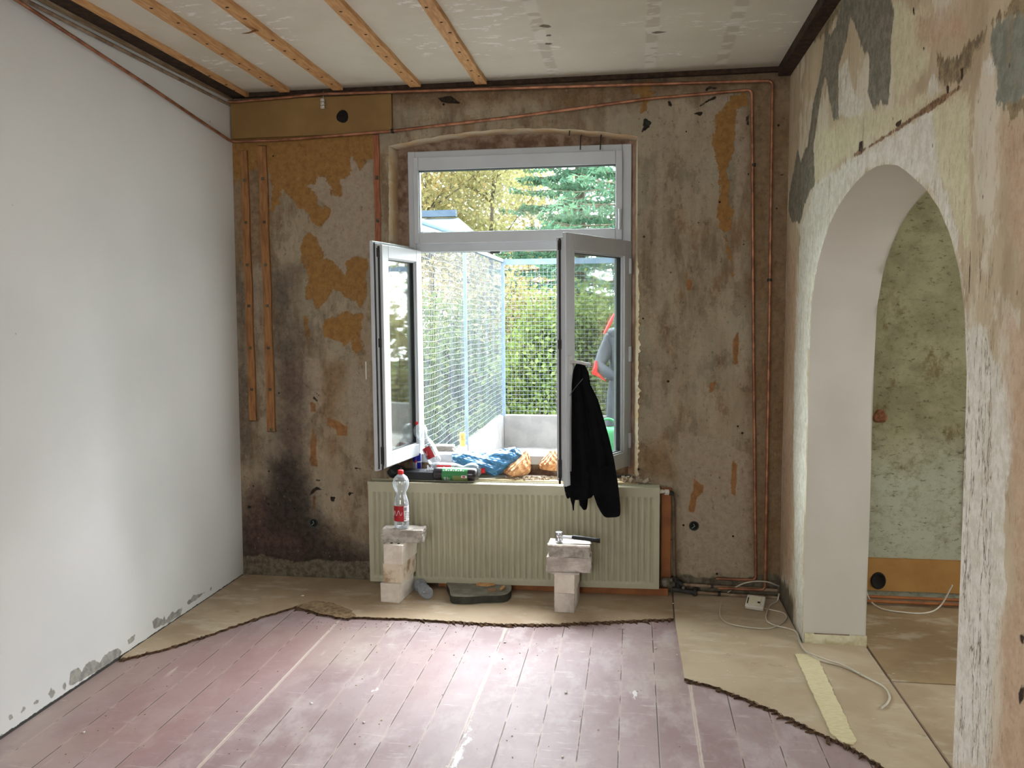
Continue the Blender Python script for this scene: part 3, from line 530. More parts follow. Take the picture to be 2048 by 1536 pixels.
struct(mb.build('wall_side_room_right', wall_plain))
mb = MB(); mb.box((3.6, -7.2, 0), (6.9, -7, 3.05)); struct(mb.build('wall_side_room_front', wall_plain))
mb = MB(); mb.grid(lambda u, v: (3.6+3.2*u, .0, 3.05*v), 32, 30, 0, False); mb.box((3.6, .05, -.1), (6.9, .45, 3.05)); struct(mb.build('wall_side_room_back', next_wall_mat(), fix=False))

# ---- hardboard sheets over the boards
def ragged(a, b, n, amp, seed):
    r = np.random.default_rng(seed); a = np.array(a[:2]); b = np.array(b[:2]); t = np.linspace(0, 1, n+1)[1:-1]; nrm = np.array([-(b-a)[1], (b-a)[0]])/np.linalg.norm(b-a)
    return [tuple(a)]+[tuple(a+(b-a)*k+nrm*r.normal()*amp) for k in t]
def rag_poly(ptspx, seed, amp=.004, z=.012):
    P = [at(x, y, z=z)[:2] for x, y in ptspx]; out = []
    for i in range(len(P)-1): out += ragged(P[i], P[i+1], max(2, int(np.hypot(*(np.array(P[i+1])-P[i]))/.012)), amp, seed+i)
    return out+[P[-1]]
TH = .012
def sheet(name, clean, broken, mat_, label, seed, group='hardboard sheets over the floorboards'):
    edge = rag_poly(broken, seed) if broken else []
    poly = clean+edge
    mb = MB(); mb.prism(poly, .0005, TH)
    top = empty(name, (np.mean([p[0] for p in poly]), np.mean([p[1] for p in poly]), 0), label, 'floor sheet', group)
    mb.build('sheet', mat_, top)
    if broken:
        m2 = MB(); r = np.random.default_rng(seed+50)
        for i in range(len(edge)-1):
            a, b = np.array(edge[i]), np.array(edge[i+1]); d = b-a; nn = np.array([d[1], -d[0]])/max(np.hypot(*d), 1e-6)
            cen = np.mean(poly, 0)
            if nn @ (a-cen) < 0: nn = -nn
            w0, w1 = .006+.014*abs(r.normal()), .006+.014*abs(r.normal())
            A, B = a-nn*.004, b-nn*.004; Cc, D = b+nn*w1, a+nn*w0
            m2.add([(A[0], A[1], TH+.0012), (B[0], B[1], TH+.0012), (Cc[0], Cc[1], .003+.004*r.random()), (D[0], D[1], .003+.004*r.random()), (A[0], A[1], .0008), (B[0], B[1], .0008), (Cc[0], Cc[1], .0008), (D[0], D[1], .0008)], [(0, 1, 2, 3), (4, 7, 6, 5), (0, 4, 5, 1), (1, 5, 6, 2), (2, 6, 7, 3), (3, 7, 4, 0)])
        tag(m2.build('broken_edge', sheet_mat_edge, top, fix=False), 'dark crumbling broken edge')
    return top
hard1 = sheet_mat('beige_hardboard', srgb(176, 156, 130), srgb(160, 138, 112)); hard2 = sheet_mat('pale_hardboard', srgb(186, 168, 142), srgb(172, 152, 126))
hard3 = sheet_mat('brown_hardboard', srgb(160, 136, 104), srgb(140, 116, 86))
sheet('hardboard_sheet', [(2.70, -.012), (.0, -.012), (.0, -1.27)], [(240, 1318), (330, 1297), (420, 1268), (500, 1240), (560, 1222), (592, 1212), (640, 1226), (700, 1233), (800, 1236), (900, 1242), (1000, 1248), (1100, 1248), (1200, 1243), (1280, 1240), (1347, 1237)], hard1, 'long beige hardboard sheet along the back wall with a ragged front edge, under the radiator', 3)
e = at(1370, 1357, z=TH)
sheet('hardboard_sheet', [(3.612, -2.3), (3.612, -.69), (3.312, -.69), (3.312, -.012), (2.712, -.012), at(1350, 1238, z=TH)[:2]], [(1369, 1356), (1430, 1373), (1500, 1400), (1560, 1426), (1630, 1462), (1700, 1492), (1770, 1536), (1850, 1590), (1990, 1700)], hard2, 'pale hardboard sheet in front of the archway, under the yellow strip and cable', 23)
sheet('hardboard_sheet', [(3.625, -1.08), (3.625, -.012), (6.6, -.012), (6.6, -1.08)], None, hard3, 'brown hardboard sheet in the next room, in front of the orange board', 33)
sheet('hardboard_sheet', [(3.625, -3.4), (3.625, -1.09), (4.3, -1.09), (4.3, -3.4)], None, hard1, 'grey beige hardboard sheet just past the archway, nearer than the brown sheet', 43)
sheet('hardboard_sheet', [(4.31, -3.4), (4.31, -1.09), (6.6, -1.09), (6.6, -3.4)], None, hard1, 'grey beige hardboard sheet deeper in the next room by the right arch side', 53)
# exposed crumbly underlay at the left kink of the long sheet
mb = MB(); P = [at(x, y, z=.004)[:2] for x, y in [(592, 1214), (632, 1204), (665, 1208), (700, 1222), (712, 1236), (690, 1240), (640, 1230)]]; 
poly = []
for i in range(len(P)): poly += ragged(P[i], P[(i+1) % len(P)], 8, .003, 60+i)
mb.prism(poly, .0121, .0135); tag(mb.build('underlay_patch', plain('torn_brown_underlay', srgb(150, 128, 98), srgb(112, 88, 62), 40, .95, bstr=.8)), 'torn brown fibrous patch at the kink of the long hardboard sheet edge', 'underlay')

# ================================================================== WINDOW
def ring(mb, x0, x1, z0, z1, wl, wr, wb, wt, y0, y1, mi=0, mat=None):
    mb.box((x0, y0, z0), (x0+wl, y1, z1), mi, mat); mb.box((x1-wr, y0, z0), (x1, y1, z1), mi, mat)
    mb.box((x0+wl, y0, z0), (x1-wr, y1, z0+wb), mi, mat); mb.box((x0+wl, y0, z1-wt), (x1-wr, y1, z1), mi, mat)
win = bpy.data.objects.new('window_1', None); COL.objects.link(win); win.location = (1.78, .16, .74); struct(win)
mb = MB(); ring(mb, 1.100, 2.452, .738, 2.652, .045, .055, .055, .05, .115, .20); mb.box((1.145, .115, 2.045), (2.397, .20, 2.118))
ring(mb, 1.125, 2.42, .775, 2.06, .02, .02, .02, .015, .155, .19)
mb.build('window_frame', white_pvc, win, bevel=.004)
mb = MB(); ring(mb, 1.140, 2.400, 2.095, 2.612, .032, .04, .068, .078, .085, .15); mb.build('top_sash', white_pvc, win, bevel=.004)
ts = win.children[-1]
mb = MB(); mb.box((1.172, .118, 2.163), (2.36, .124, 2.534)); mb.build('pane', glass, ts)
mb = MB(); ring(mb, 1.170, 2.362, 2.161, 2.536, .006, .006, .005, .006, .10, .14); mb.build('glazing_seal', gasket, ts)
mb = MB(); hx, _, hz = at(1240, 432, y=.07); mb.box((hx-.012, .076, hz-.02), (hx+.012, .086, hz+.05)); mb.tube([(hx, .08, hz+.035), (hx, .055, hz+.035), (hx, .05, hz+.02), (hx, .05, hz-.08)], .008, 10); mb.build('handle', white_pvc, ts, bevel=.002)
mb = MB()
for zz in (.90, 1.42, 1.94): mb.tube([(2.447, .105, zz-.045), (2.447, .105, zz+.045)], .012, 12)
for zz in (.92, 1.97): mb.tube([(1.106, .105, zz-.04), (1.106, .105, zz+.04)], .011, 12)
mb.build('hinge', white_pvc, win)
mb = MB(); mb.box((1.60, .150, 2.036), (1.66, .19, 2.046)); mb.build('striker_plate', gasket, win)
for hx_ in (1140, 1162, 1202):   # bent fixing straps above the frame
    a = at(hx_, 274 if hx_ > 1150 else 262, y=.06); mb = MB(); mb.tube([(a[0], .10, a[2]+.02), (a[0], .04, a[2]), (a[0]-.004, .05, a[2]-(.03 if hx_ < 1150 else .075))], .0035, 6)
    mb.build('fixing_strap', dark_iron, win)
def sash(hinge, d, n, w, zlo, zhi, label):
    d = Vector(d).normalized(); n = Vector(n).normalized()
    Mx = Matrix(((d.x, n.x, 0, hinge[0]), (d.y, n.y, 0, hinge[1]), (0, 0, 1, 0), (0, 0, 0, 1)))
    mb = MB(); m = .072
    ring(mb, .0, w, zlo+.022, zhi-.022, m, m, m, m, -.05, 0, 0, Mx)
    ring(mb, -.015, w+.018, zlo, zhi, m+.015, m+.018, m+.02, m+.02, 0, .020, 0, Mx)
    ring(mb, m-.006, w-m+.006, zlo+.022+m-.006, zhi-.022-m+.006, .012, .012, .012, .012, -.038, .008, 0, Mx)
    s = tag(mb.build('sash', white_pvc, win, bevel=.003), label)
    mb = MB(); mb.box((m, -.022, zlo+.022+m), (w-m, -.016, zhi-.022-m), 0, Mx); mb.build('pane', glass, s)
    mb = MB(); ring(mb, m+.004, w-m-.004, zlo+.026+m, zhi-.026-m, .006, .006, .006, .006, -.030, -.006, 0, Mx)
    mb.box((w, -.034, zlo+.03), (w+.0035, -.022, zhi-.03), 0, Mx); mb.box((w+.001, -.006, zlo+.01), (w+.006, .0, zhi-.01), 0, Mx)
    mb.box((.0, -.004, zhi-.022), (w, .0, zhi-.018), 0, Mx)
    mb.build('glazing_seal', gasket, s)
    mb = MB()
    for zz, hh in ((zlo+.04, .10), (zlo+.62*(zhi-zlo)-.1, .05), (zhi-.09, .05)): mb.box((w+.002, -.036, zz), (w+.008, -.018, zz+hh), 0, Mx)
    mb.tube([Mx @ Vector((w+.006, -.028, zlo+.035)), Mx @ Vector((w+.006, -.028, zlo+.008))], .006, 8)
    mb.build('lock_fitting', dark_iron, s)
    return s, Mx
LS, LM = sash((1.128, .125), (-.105, -.53), (-.979, .203), .50, .775, 2.078, 'left sash opened past square, outer face turned to the room')
RS, RM = sash((2.432, .125), (-.345, -.665), (.89, -.456), .705, .742, 2.088, 'right sash opened inward with a lever handle')
# lever handle on the right sash
_, _, hz = at(1133, 732, y=-.5); hz += .0
HU = .705-.018
mb = MB(); mb.box((HU-.014, .020, hz-.045), (HU+.014, .030, hz+.055), 0, RM)
tipL = [(HU, .028, hz+.022), (HU, .058, hz+.022), (HU-.015, .068, hz+.020), (HU-.06, .070, hz+.012), (HU-.125, .070, hz+.002)]
mb.tube([RM @ Vector(p) for p in smooth_path(tipL, 4)], .0085, 12); mb.build('handle', plain('worn_white_handle', srgb(200, 198, 194), rough=.4), RS)
# inner sill ledge of raw boards and masonry
mb = MB(); mb.box((.985, -.035, .60), (2.50, .118, .668)); tag(mb.build('sill_board', plain('yellowed_sill_board', srgb(206, 190, 150), srgb(176, 156, 120), 6, .7)), 'yellowed raw sill ledge between the radiator top and the window frame', 'sill')
# outside sill and facade skin
mb = MB(); mb.box((1.05, .2, .70), (2.50, .52, .745)); tag(mb.build('outer_sill', concrete), 'pale outer sill slab below the open window', 'sill')

# ================================================================== TIMBER ON CEILING AND WALLS
def batten_knots(mb, pts, r=.006):
    for p, ax in pts:
        v = Vector(p); mb.lathe([(0, .0012), (r, .0008), (r, 0)], 8, Matrix.Translation(v) @ ax)
DOWN = Euler((math.pi, 0, 0)).to_matrix().to_4x4(); FRONT = Euler((math.pi/2, 0, 0)).to_matrix().to_4x4()
for i, (xb, w, lab) in enumerate(((.147, .022, 'narrow pine batten on the ceiling, hard against the dark strip by the white wall'), (.412, .062, 'pine batten on the ceiling, second from the white wall'), (.738, .060, 'pine batten on the ceiling with a splinter hanging off it'), (1.205, .064, 'pine batten on the ceiling, above the left edge of the window'), (1.592, .064, 'pine batten on the ceiling nearest the middle, above the window'))):
    e0 = -.03 if i == 0 else -.10+.012*i
    b = empty('ceiling_batten', (xb, -3.4, 3.01), lab, 'batten', 'pine battens nailed to the ceiling')
    mb = MB(); r = np.random.default_rng(i); n = 60
    mb.grid(lambda u, v: (xb+w*(v-.5)+.0015*math.sin(u*90+v*3+i)+(i-2)*.006*(1-u)*0, e0-6.7*u, 2.985), n, 2, 0, False)
    for s in (-.5, .5): mb.grid(lambda u, v: (xb+w*s+.0015*math.sin(u*90+(s+.5)*3+i), e0-6.7*u, 2.985+.025*v), n, 1, 0, False)
    mb.box((xb-w/2, e0-.001, 2.985), (xb+w/2, e0, 3.01))
    mb.build('batten', wood, b, fix=False)
    for k in range(10 if i else 4):
        y = e0-.12-.15*k-.05*r.random(); m2 = MB(); m2.lathe([(0, .0012), (.005+.004*r.random(), .0008), (.008, 0)], 7, Matrix.Translation((xb+(r.random()-.5)*w*.6, y, 2.985)) @ DOWN)
        m2.build('nail_hole', darkwood, b)
    if i == 2:
        m3 = MB(); p = at(512, 61, z=2.98); q = at(484, 67, z=2.93); m3.tube([p, tuple((np.array(p)+np.array(q))/2+np.array([0, 0, -.004])), q], [.012, .009, .002], 5, flat=.4); tag(m3.build('splinter', woodv, b), 'torn splinter')
def wall_batten(x0, x1, z0, z1, lab, col, ny=.018, holes=()):
    b = empty('wall_batten', ((x0+x1)/2, 0, z0), lab, 'batten', 'pine battens on the back wall'); mb = MB(); cx = (x0+x1)/2; w = x1-x0; n = 30
    mb.grid(lambda u, v: (cx+w*(v-.5)+.002*math.sin(u*20+x0*50), -ny, z0+(z1-z0)*u), n, 1, 0, False)
    for s in (-.5, .5): mb.grid(lambda u, v: (cx+w*s+.002*math.sin(u*20+x0*50), -ny*(1-v), z0+(z1-z0)*u), n, 1, 0, False)
    mb.box((x0, -ny, z0), (x1, 0, z0+.003)); mb.box((x0, -ny, z1-.003), (x1, 0, z1)); mb.build('batten', col, b, fix=False)
    pm_ = plain('tarnished_plug', srgb(92, 86, 62), srgb(60, 52, 40), 40, .6, metal=.3)
    for hz_, sz in holes: m2 = MB(); m2.box((cx-.010, -ny-.0015, hz_-sz), (cx+.010, -ny+.001, hz_+sz)); m2.build('metal_plug', pm_, b, bevel=.001)
def zz_(y): return at(500, y, y=-.018)[2]
def xx_(x, y=600): return at(x, y, y=-.018)[0]
wall_batten(xx_(483, 400), xx_(497, 400), zz_(842), zz_(300), 'upright pine batten in the dark left corner of the back wall', woodv, holes=[(zz_(y), .009) for y in (360, 445, 530, 612, 696, 779)])
wall_batten(xx_(519, 400), xx_(535, 400), zz_(863), zz_(292), 'upright pine batten on the back wall, second from the corner and longer', woodv, holes=[(zz_(y), .009) for y in (358, 445, 530, 612, 696, 779, 858)])
wall_batten(xx_(746, 300), xx_(757, 300), at(752, 640, y=-.018)[2], at(752, 268, y=-.018)[2], 'upright narrow batten beside the left edge of the window opening', plain('red_brown_batten', srgb(150, 92, 62), srgb(122, 70, 46), 12, .7, stretch=(8, 8, 1)), .012, holes=[(at(750, y, y=-.018)[2], .012) for y in (355, 441)])
def rect_y(p0, p1, y): a, b = at(*p0, y=y), at(*p1, y=y); return min(a[0], b[0]), min(a[2], b[2]), max(a[0], b[0]), max(a[2], b[2])
# ---- long ochre board in the upper left corner, with an old box hole
b = empty('ochre_board', (.54, -.02, 2.7), 'long ochre board in the upper left corner of the back wall with a round hole', 'board')
mb = MB(); mb.box((.035, -.028, 2.742), (1.047, 0, 2.965)); mb.box((1.036, -.031, 2.738), (1.047, -.026, 2.968)); mb.build('board', plain('ochre_painted_board', srgb(132, 102, 56), srgb(120, 90, 46), 3, .6), b, bevel=.003)
hx, _, hz = at(685, 233, y=-.028); mb = MB(); mb.lathe([(0, .002), (.022, .002), (.026, .006), (.033, .007), (.036, .004), (.037, 0)], 28, Matrix.Translation((hx, -.028, hz)) @ FRONT, wob=.05)
mb.lathe([(0, .006), (.008, .006), (.009, 0)], 12, Matrix.Translation((hx-.008, -.028, hz+.008)) @ FRONT); mb.build('box_hole', hole_dark, b)
t_ = empty('cable_terminal', at(645, 212, y=-.03), 'small white screw terminal hanging from the pipe above the ochre board', 'terminal')
mb = MB(); q = at(645, 199, y=-.045)
for k in range(3): mb.box((q[0]-.011, -.052, q[2]-.012-.02*k), (q[0]+.011, -.032, q[2]+.004-.02*k))
mb.build('block', socket_white, t_, bevel=.002)
mb = MB()
for k in range(3): mb.tube([(q[0]-.004, -.053, q[2]-.004-.02*k), (q[0]-.004, -.05, q[2]-.004-.02*k)], .004, 8)
mb.build('screw', steel, t_)
mb = MB(); mb.tube([(q[0], -.036, q[2]), (q[0]+.002, -.036, q[2]+.03), (q[0], -.028, q[2]+.05)], .002, 6); mb.build('wire', cable_mat, t_)

# ================================================================== PIPES
def pipe(name, pts, r, mat_, label, rb=.05, group=None, clamps=(), n=10):
    P = bend_path(pts, rb); t_ = empty(name, pts[0], label, 'pipe', group)
    mb = MB(); mb.tube(P, r, n); mb.build('pipe', mat_, t_)
    for c, ax in clamps:
        m2 = MB(); a = Vector(c); d = Vector(ax).normalized(); m2.tube([a-d*.008, a+d*.008], r+.004, 10); m2.build('clamp', dark_iron, t_)
    return t_
ya = -.035
def wy(px, py, y=ya): return at(px, py, y=y)
PA = [(.05, -2.3, 3.02+.0), (.045, -1.774, 2.918), (.052, -.9, 2.818), (.045, -.05, 2.72), wy(560, 280), wy(785, 262), wy(1040, 232), wy(1300, 197), wy(1497, 180), wy(1507, 190), wy(1506, 700), wy(1512, 1160), wy(1500, 1167), wy(1440, 1166)]
PA[0] = (.04, -2.35, 2.975)
PA = [PA[0]]+[PA[1], PA[2], PA[3]]+PA[4:8]+[wy(1504, 179), wy(1507, 700), (wy(1512, 1150)[0], ya, .112), (wy(1432, 1166)[0], ya, .112)]
pipe('copper_pipe', PA, .0085, copper, 'copper pipe sloping down the white wall and across to the inner right upright', .03, 'copper pipes round the room', clamps=[(wy(785, 262), (1, 0, .1)), (wy(1507, 330), (0, 0, 1))])
yb = -.055
PB = [(.04, -.06, 2.955), (.07, yb, 2.952), at(645, 188, y=yb), at(1100, 174, y=yb), at(1545, 161, y=yb), at(1538, 700, y=yb), (at(1530, 1180, y=yb)[0], yb, .062), (at(1436, 1184, y=yb)[0], yb, .062)]
pipe('copper_pipe', PB, .0085, copper, 'copper pipe running close under the ceiling and down the outer right corner run', .03, 'copper pipes round the room', clamps=[(at(1539, 560, y=yb), (0, 0, 1))])
mb = MB(); PCp = [(.028, -.02, 2.945), (.028, -6.8, 2.945)]
pipe('copper_pipe', PCp, .009, dirty_pipe, 'dull pipe hugging the top of the white wall just below the ceiling', .03, 'copper pipes round the room')
# heating pipes along the skirting, right of the radiator
for k, (x0, x1, z, y, lab) in enumerate(((2.76, 3.30, .072, -.045, 'dusty heating pipe along the skirting, upper of the pair right of the radiator'), (2.80, 3.30, .030, -.05, 'dusty heating pipe lying lowest along the skirting right of the radiator'))):
    pipe('heating_pipe', [(x0, y, z), (x1, y, z-.012)], .0095, dirty_pipe, lab, .03, 'heating pipes at skirting level', clamps=[((x0+.17, y, z-.002), (1, 0, 0))])
for z, y, w_ in ((.05, -.06, 'rear'), (.035, -.09, 'front')): pipe('heating_pipe', [(3.64, y, z), (6.6, y, z)], .0095, board_or2, w_+' one of two rusty pipes below the orange board in the next room', .03, 'pipes in the next room')
v = empty('pipe_junction', (2.73, -.06, .02), 'dark dusty valve and fittings at the lower right corner of the radiator', 'pipe fitting')
mb = MB(); mb.tube([(2.64, -.075, .105), (2.70, -.075, .105)], .014, 14); mb.lathe([(0, 0), (.024, 0), (.026, .012), (.022, .03), (0, .03)], 18, T((2.662, -.085, .10), math.pi/2, 0, 0)); mb.build('valve', plain('grey_valve', srgb(120, 112, 100), srgb(84, 74, 62), 30, .6), v)
mb = MB(); mb.tube(bend_path([(2.70, -.05, .12), (2.73, -.05, .09), (2.76, -.055, .074)], .02), .016, 12); mb.tube([(2.70, -.07, .05), (2.84, -.07, .035)], .015, 12); mb.tube([(2.735, -.05, .10), (2.735, -.05, .04)], .018, 12); mb.tube([(2.83, -.07, .062), (2.83, -.072, .018)], .013, 10); mb.build('fitting', dark_iron, v)
mb = MB(); mb.tube([(2.762, -.075, .07), (2.762, -.10, .07)], .009, 6); mb.build('nut', steel, v)
u_ = empty('heating_riser', (2.705, -.05, .12), 'dark upright heating pipe beside the radiator, bent over at its top', 'pipe')
px0 = at(1347, 1000, y=-.05)[0]
mb = MB(); mb.tube(bend_path([(2.672, -.075, .622), (px0-.01, -.06, .622), (px0+.0, -.05, .56), (2.712, -.05, .10)], .035), .010, 12); mb.build('pipe', plain('brown_heating_pipe', srgb(104, 88, 68), srgb(76, 62, 48), 16, .7), u_)
mb = MB(); mb.tube([(px0-.022, -.064, .622), (px0-.004, -.06, .615)], .014, 12); mb.build('elbow', dark_iron, u_)

# ---- orange boards by the radiator, orange board next door
bx = rect_y((1323, 975), (1341, 1166), -.018)
mb = MB(); mb.box((bx[0], -.03, bx[1]), (bx[2], -.004, bx[3])); tag(mb.build('wooden_board', board_or2, bevel=.002), 'narrow upright orange brown board against the wall right of the radiator', 'board')
mb = MB(); mb.box((1.30, -.088, .013), (2.675, -.064, .058)); tag(mb.build('wooden_board', board_or2, bevel=.002), 'long orange brown board on edge on the floor under the radiator', 'board')
b = empty('orange_board', (4.2, -.03, .04), 'wide orange board low on the next room wall seen through the arch', 'board')
mb = MB(); mb.box((3.62, -.025, .075), (5.6, 0, .262)); mb.build('board', board_or, b, bevel=.002)
hx, _, hz = at(1757, 1162, y=-.03); mb = MB(); mb.lathe([(0, .003), (.030, .003), (.034, .009), (.040, .006), (.042, 0)], 28, Matrix.Translation((hx, -.025, hz)) @ FRONT @ Matrix.Diagonal((1, 1.2, 1, 1))); mb.build('box_hole', hole_dark, b)
mb = MB(); mb.box((4.32, -.02, .42), (4.38, -.0, 1.05)); tag(mb.build('wooden_board', board_or2), 'upright brown strip on the next room wall at the right edge of the arch view', 'board')
hx, _, hz = at(1760, 833, y=-.0); h_ = empty('wall_hole', (hx, 0, hz), 'round red brown hole chipped in the next room green wall', 'wall hole'); mb = MB(); mb.lathe([(0, .003), (.020, .002), (.030, .006), (.037, .002), (.038, 0)], 22, Matrix.Translation((hx, -.001, hz)) @ FRONT, wob=.12); mb.build('rim', plain('broken_brick_red', srgb(132, 88, 58), srgb(90, 56, 38), 40, .95, bstr=.8), h_)
# ---- open socket boxes in the back wall
for (x, y, lab) in ((627, 1046, 'empty black socket box low in the mouldy left part of the back wall'), (1388, 1052, 'empty black socket box low in the back wall right of the radiator')):
    hx, _, hz = at(x, y, y=-.003); s_ = empty('socket_box', (hx, 0, hz), lab, 'socket box', 'open socket boxes')
    mb = MB(); mb.lathe([(.022, .0), (.027, .006), (.029, .004), (.029, .0)], 26, Matrix.Translation((hx, 0, hz)) @ FRONT); mb.build('rim', plain('dark_green_bakelite', srgb(44, 52, 46), rough=.5), s_)
    mb = MB(); mb.lathe([(0, .001), (.0225, .001)], 26, Matrix.Translation((hx, 0, hz)) @ FRONT); mb.build('back', hole_dark, s_)
    mb = MB(); mb.tube([(hx-.012, -.004, hz-.014), (hx+.004, -.008, hz), (hx-.003, -.004, hz+.013)], .0022, 6); mb.build('wire', plain('green_grey_wire', srgb(104, 128, 116), rough=.5), s_)
hx, _, hz = at(1293, 246, y=-.003); mb = MB(); mb.lathe([(0, .004), (.012, .012), (.022, .006), (.020, 0)], 14, Matrix.Translation((hx, 0, hz)) @ FRONT, wob=.25); mb.tube([(hx-.004, -.008, hz-.01), (hx-.018, -.02, hz-.035), (hx-.024, -.01, hz-.05)], .004, 6)
tag(mb.build('wall_plug', plain('dark_green_plug', srgb(52, 56, 44), srgb(34, 34, 28), 30, .8)), 'dark ragged plug in the wall above the top right corner of the window', 'wall plug')
hx, _, hz = at(732, 741, y=-.003); mb = MB(); mb.box((hx-.004, -.004, hz-.055), (hx+.004, 0, hz+.055)); tag(mb.build('plastic_strip', socket_white, bevel=.001), 'short white plastic strip on the wall left of the open left sash', 'strip')

# ================================================================== RADIATOR
rd = empty('radiator', (1.755, -.10, .05), 'cream panel radiator with fine vertical ribs under the window', 'radiator')
X0, X1, Z0, Z1, YF = .887, 2.622, .050, .655, -.140
def sh(x): return (x-X0)*.014-.004
RIB = .0345
def ribf(x, z):
    m = min(max((x-X0-.028)/.006, 0), 1)*min(max((X1-.028-x)/.006, 0), 1)*min(max((z-Z0-.034)/.010, 0), 1)*min(max((Z1-.052-z)/.010, 0), 1)
    c = .5+.5*math.cos(2*math.pi*(x-X0)/RIB); return YF+.012*m*(c**1.8)
mb = MB(); zs = [0, .02, .034, .037, .040, .044, .06, .3, .53, .545, .549, .553, .557, .59, .605]
nx = 500
vs = []; 
for z in zs:
    for i in range(nx+1):
        x = X0+(X1-X0)*i/nx; vs.append((x, ribf(x, Z0+z), Z0+z+(sh(x) if z < .5 else .35*sh(x))))
mb.add(vs, [(j*(nx+1)+i, j*(nx+1)+i+1, (j+1)*(nx+1)+i+1, (j+1)*(nx+1)+i) for j in range(len(zs)-1) for i in range(nx)], 0, True)
mb.build('front_panel', rad_mat, rd)
mb = MB(); 
for s in (X0, X1): 
    q = .35*sh(s); mb.add([(s, YF, Z0+sh(s)), (s, -.045, Z0+sh(s)), (s, -.045, Z1+q), (s, YF, Z1+q)], [(0, 1, 2, 3)])
mb.add([(X0, YF, Z0+sh(X0)), (X1, YF, Z0+sh(X1)), (X1, -.045, Z0+sh(X1)), (X0, -.045, Z0+sh(X0))], [(0, 1, 2, 3)])
mb.add([(X0, -.045, Z0), (X1, -.045, Z0+sh(X1)), (X1, -.045, Z1+.005), (X0, -.045, Z1)], [(0, 1, 2, 3)]); mb.build('casing', rad_mat, rd)
mb = MB(); mb.box((X0-.002, YF-.003, Z1-.008), (X1+.002, YF+.006, Z1+.008)); mb.box((X0-.002, -.052, Z1-.006), (X1+.002, -.044, Z1+.008))
mb.box((X0, YF+.004, Z1-.004), (X1, -.05, Z1+.001))
for k in range(87): x = X0+.012+k*.0198; mb.box((x, YF+.012, Z1+.0005), (x+.012, -.058, Z1+.003))
mb.build('top_grille', rad_mat, rd)
for q_ in (X0+.2, X1-.23): mb = MB(); mb.box((q_, -.05, .08), (q_+.03, -.001, .60)); mb.build('bracket', dark_iron, rd)
mb = MB(); mb.tube([(X1-.002, -.085, .632), (X1+.022, -.085, .634)], .012, 12); mb.build('bleed_nipple', socket_white, rd)
mb = MB(); mb.tube([(X1+.022, -.085, .632), (X1+.028, -.085, .632)], .008, 12); mb.tube([(X1+.028, -.085, .630), (X1+.052, -.08, .628)], .016, 14); mb.build('valve', socket_white, rd)
mb = MB(); mb.tube([(X0+.02, -.09, .045), (X0+.02, -.09, .034)], .012, 10); mb.build('drain_plug', dark_iron, rd)

# ================================================================== BRICKS
def brick(mb, size, Mx, holes=True, seed=0, rough=.0015, n=6):
    L, Wd, Hh = size; r = np.random.default_rng(seed)
    def jit(p): return tuple(Mx @ Vector((p[0]+r.normal()*rough, p[1]+r.normal()*rough, p[2]+r.normal()*rough*.5)))
    # six faces as small grids sharing jittered corner lines
    import itertools
    pts = {}
    def P(i, j, k):
        key = (i, j, k)
        if key not in pts: pts[key] = jit(((i/n-.5)*L, (j/n-.5)*Wd, k/n*Hh))
        return pts[key]
    idx = {}; vs = []; fs = []
    def I(i, j, k):
        if (i, j, k) not in idx: idx[(i, j, k)] = len(vs); vs.append(P(i, j, k))
        return idx[(i, j, k)]
    for a in range(n):
        for b in range(n):
            for c in (0, n):
                fs.append((I(a, b, c), I(a+1, b, c), I(a+1, b+1, c), I(a, b+1, c))); fs.append((I(a, c, b), I(a+1, c, b), I(a+1, c, b+1), I(a, c, b+1))); fs.append((I(c, a, b), I(c, a+1, b), I(c, a+1, b+1), I(c, a, b+1)))
    mb.add(vs, fs)
def brick_thing(size, loc, rz, mat_, label, group, rough=.0008, seed=1, holes=None, tilt=0.):
    t_ = empty('brick', loc, label, 'brick', group); mb = MB(); Mx = T(loc, tilt, 0, rz); brick(mb, size, Mx, seed=seed, rough=rough); mb.build('body', mat_, t_, bevel=.0025)
    if holes:
        for hx_, hy_, hr in holes: m2 = MB(); m2.lathe([(0, .0015), (hr, .0015), (hr, .0)], 18, Mx @ Matrix.Translation((hx_, hy_, size[2]-.0003))); m2.build('core_hole', hole_dark, t_)
    return t_
GA, GB = 'bricks of the left stack', 'bricks of the right stack'
fl = at(762, 1209, z=TH); fr = at(800, 1211, z=TH); wA = .108
def stackpos(px0, px1, pyb, yfront): a = at(px0, pyb, y=yfront); b_ = at(px1, pyb, y=yfront); return (a[0]+b_[0])/2
yf = -.395; hb = .113; zt = TH+.0005
brick_thing((.115, .24, hb), (stackpos(762, 800, 1210, yf)+.008, yf+.12, zt), -.09, sandlime, 'clean white brick on the floor, bottom of the left stack', GA, seed=11); zt += hb+.0005
brick_thing((.112, .24, hb), (stackpos(767, 803, 1172, yf)+.008, yf+.128, zt), -.09, sandlime_dirty, 'brick with brown stains on its end, middle of the left stack', GA, seed=12); zt += hb+.0005
brick_thing((.115, .24, hb), (stackpos(769, 806, 1133, yf)+.008, yf+.118, zt), -.09, sandlime, 'white brick with round holes in its top, third up in the left stack', GA, seed=13, holes=[(x, y, .0085) for x, y in ((-.022, -.085), (.022, -.085), (0, -.062), (0, 0), (-.022, .04), (.022, .04))]); zt += hb+.0005
ytop = -.36
tb = brick_thing((.245, .115, .073), (stackpos(760, 843, 1087, ytop), ytop+.075, zt), .03, aerated, 'grey mortar covered brick lying across the top of the left stack, under the bottle', GA, rough=.003, seed=14)
zA = zt+.073; xA = stackpos(760, 843, 1087, ytop)
yr = -.425; zt = TH+.0005
cxr = stackpos(1110, 1152, 1225, yr)
